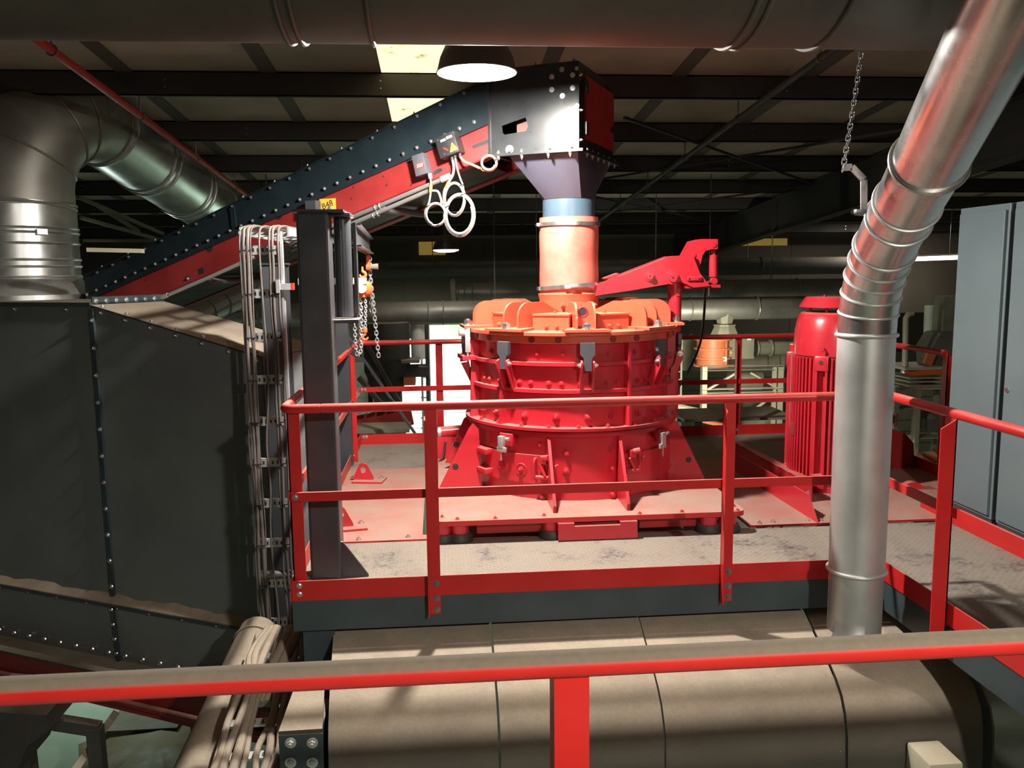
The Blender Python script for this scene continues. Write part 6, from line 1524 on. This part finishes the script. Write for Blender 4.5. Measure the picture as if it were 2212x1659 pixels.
MB().box((a_.x, 9.2, a_.z), (b_.x + 0.1, 9.5, top_z)).build('hood_neck', OLIVE, hh)
b = MB(); q = [AY(u, v, 9.1) for u, v in ((2034, 718), (2072, 718), (2080, 800), (2016, 800), (2013, 752))]; b.prism(q, (0, 0.5, 0)); b.build('hood_cone', GALV_OLD, hh)
b = MB(); b.prism([AY(u, v, 9.0) for u, v in ((2005, 760), (2024, 765), (2012, 790), (1997, 785))], (0, 0.06, 0)); b.build('orange_flap', ORANGE_OLD, hh)
sl = thing('slatted_conveyor', 'cream and orange slatted conveyor left of the cabinets', 'conveyor', AY(2000, 850, 8.8))
rect(1955, 792, 2040, 800, 8.8, 0.8, 'top_deck', CREAM, sl)
b = MB(); b.prism([AY(u, v, 8.75) for u, v in ((1952, 800), (1975, 804), (1990, 800), (2036, 800), (2036, 808), (1975, 812), (1962, 809))], (0, 0.05, 0)); b.build('orange_skirt', ORANGE, sl)
for v in (815, 823, 832): rect(1965, v, 2040, v + 4, 8.75, 0.7, 'slat', CREAM, sl)
for u in (1985, 2030): a_ = AY(u, 838, 8.8); MB().box((a_.x - 0.03, 8.85, GROUND), (a_.x + 0.03, 8.93, a_.z)).build('conveyor_leg', CREAM, sl)
fr2 = thing('grey_frame_machine', 'grey machine frame with an orange window beside the round duct', 'machine', AY(1940, 900, 8.3))
rect(1930, 835, 1945, 930, 8.3, 0.6, 'machine_side', OLIVE, fr2); rect(1926, 893, 1937, 918, 8.27, 0.03, 'orange_frame', ORANGE_OLD, fr2); rect(1928, 897, 1934, 914, 8.265, 0.01, 'window', OLIVE_DK, fr2)
for v in (838, 880, 945): rect(1930, v, 2040, v + 5, 8.5, 0.3, 'cross_rail', CREAM, fr2)
for u in (1978,): a_ = AY(u, 842, 8.5); c_ = AY(u + 9, 842, 8.5); MB().box((a_.x, 8.45, GROUND), (c_.x, 8.55, a_.z)).build('frame_leg', CREAM, fr2)
p = AY(2010, 900, 9.0); MB().lathe([(0.001, 0.2), (0.2, 0.18), (0.3, 0.0), (0.25, -0.2), (0.001, -0.25)], p, 22).build('round_housing', GALV_OLD, fr2)
om = thing('orange_drum_motor', 'small orange motor low behind the side railing left of the cabinets', 'motor', AY(2002, 990, 6.0))
p = AY(2002, 990, 6.0); MB().cyl(p + Vector((-0.1, 0, 0)), p + Vector((0.1, 0, 0.0)), 0.09, n=24).build('motor_barrel', ORANGE_OLD, om); MB().box((p.x - 0.08, 5.9, GROUND), (p.x + 0.08, 6.1, p.z - 0.06)).build('motor_stand', OLIVE_DK, om)
# far strip light under the dim duct at the right
st_ = thing('strip_light', 'bright strip light tube at the right beyond the round duct', 'lamp', AY(2020, 559, 13.0))
a_, c_ = AY(1960, 560, 13.0), AY(2075, 556, 13.0); MB().bar(a_, c_, 0.1, 0.09).build('tube', TUBE, st_); MB().bar(a_ + Vector((0, 0.02, 0.07)), c_ + Vector((0, 0.02, 0.07)), 0.12, 0.04).build('housing', CREAM, st_)
for q in (a_ * 0.8 + c_ * 0.2, a_ * 0.2 + c_ * 0.8): MB().cyl(q + Vector((0, 0.02, 0.08)), (q.x, q.y + 0.02, roof_z(q.y) - 0.015), 0.01, n=6).build('suspension_rod', DARKSTEEL, st_)
pw = tag(rect(1930, 470, 2080, 676, 15.6, 0.1, 'brown_partition', WALLM), 'brown sheet bulkhead hanging at the far right behind the strip light', 'partition')
# lower hall at the bottom left
mt = thing('steel_trestle', 'dark steel trestle on the pale floor at the lower left', 'trestle', AZ(220, 1659, GROUND))
TY = 2.2
for p, q, w in (((205, 1570), (215, 1680), 0.11), ((120, 1560), (215, 1575), 0.10), ((45, 1545), (60, 1680), 0.13)):
    b = MB(); b.bar(AY(*p, TY), AY(*q, TY), w, w, (0, 1, 0)); b.build('trestle_beam', OLIVE_DK, mt)
b = MB(); b.bar(AY(250, 1540, TY + 0.4), AY(150, 1680, TY - 0.2), 0.06, 0.05, (0, 1, 0)); b.build('trestle_brace', OLIVE, mt)
mb2 = thing('dark_tank', 'dark tank body in the lower left corner', 'tank', AY(40, 1650, 1.4))
b = MB(); b.prism([AY(u, v, 1.5) for u, v in ((-60, 1535), (100, 1545), (105, 1580), (60, 1610), (30, 1680), (-60, 1700))], (0, 0.6, 0)); b.build('tank_shell', OLIVE_DK, mb2)
tr = thing('floor_channel', 'dark rectangular drain box on the pale floor at the lower left', 'drain box', AZ(270, 1590, GROUND + 0.2))
a_ = AZ(225, 1580, GROUND + 0.25); b = MB(); b.box((a_.x, a_.y, GROUND + 0.01), (a_.x + 0.75, a_.y + 0.5, GROUND + 0.25)); b.build('box_body', OLIVE_DK, tr)
sg = MB(); rnds = random.Random(4)
c_ = AZ(345, 1630, GROUND)
n_ = 30; ring = [sg.bm.verts.new((c_.x + (0.85 + 0.12 * math.sin(k * 1.9)) * math.cos(2 * math.pi * k / n_) , c_.y + (0.7 + 0.1 * math.sin(k * 2.7)) * math.sin(2 * math.pi * k / n_) * 2, GROUND + 0.002)) for k in range(n_)]
mid_ = [sg.bm.verts.new((c_.x + (v.co.x - c_.x) * 0.6, c_.y + (v.co.y - c_.y) * 0.6, GROUND + 0.16 + 0.05 * rnds.random())) for v in ring]; top_ = sg.bm.verts.new((c_.x, c_.y, GROUND + 0.24))
for k in range(n_):
    j = (k + 1) % n_; sg.bm.faces.new((ring[k], ring[j], mid_[j], mid_[k])); sg.bm.faces.new((mid_[k], mid_[j], top_))
o = sg.build('sludge_heap', GREASY, ang=80); tag(o, 'ochre heap of spilled material on the floor at the lower left', 'spill'); o['kind'] = 'stuff'
# shovel-like flat bar lying on the bin's corner left
fb = tag(MB().obox(AY(250, 541, 3.0), (1, 0, -0.03), (0, 1, 0), ZZ, 0.45, 0.10, 0.035).build('flat_bar', CREAM), 'pale flat bar sticking out beside the round duct over the conveyor', 'bar')
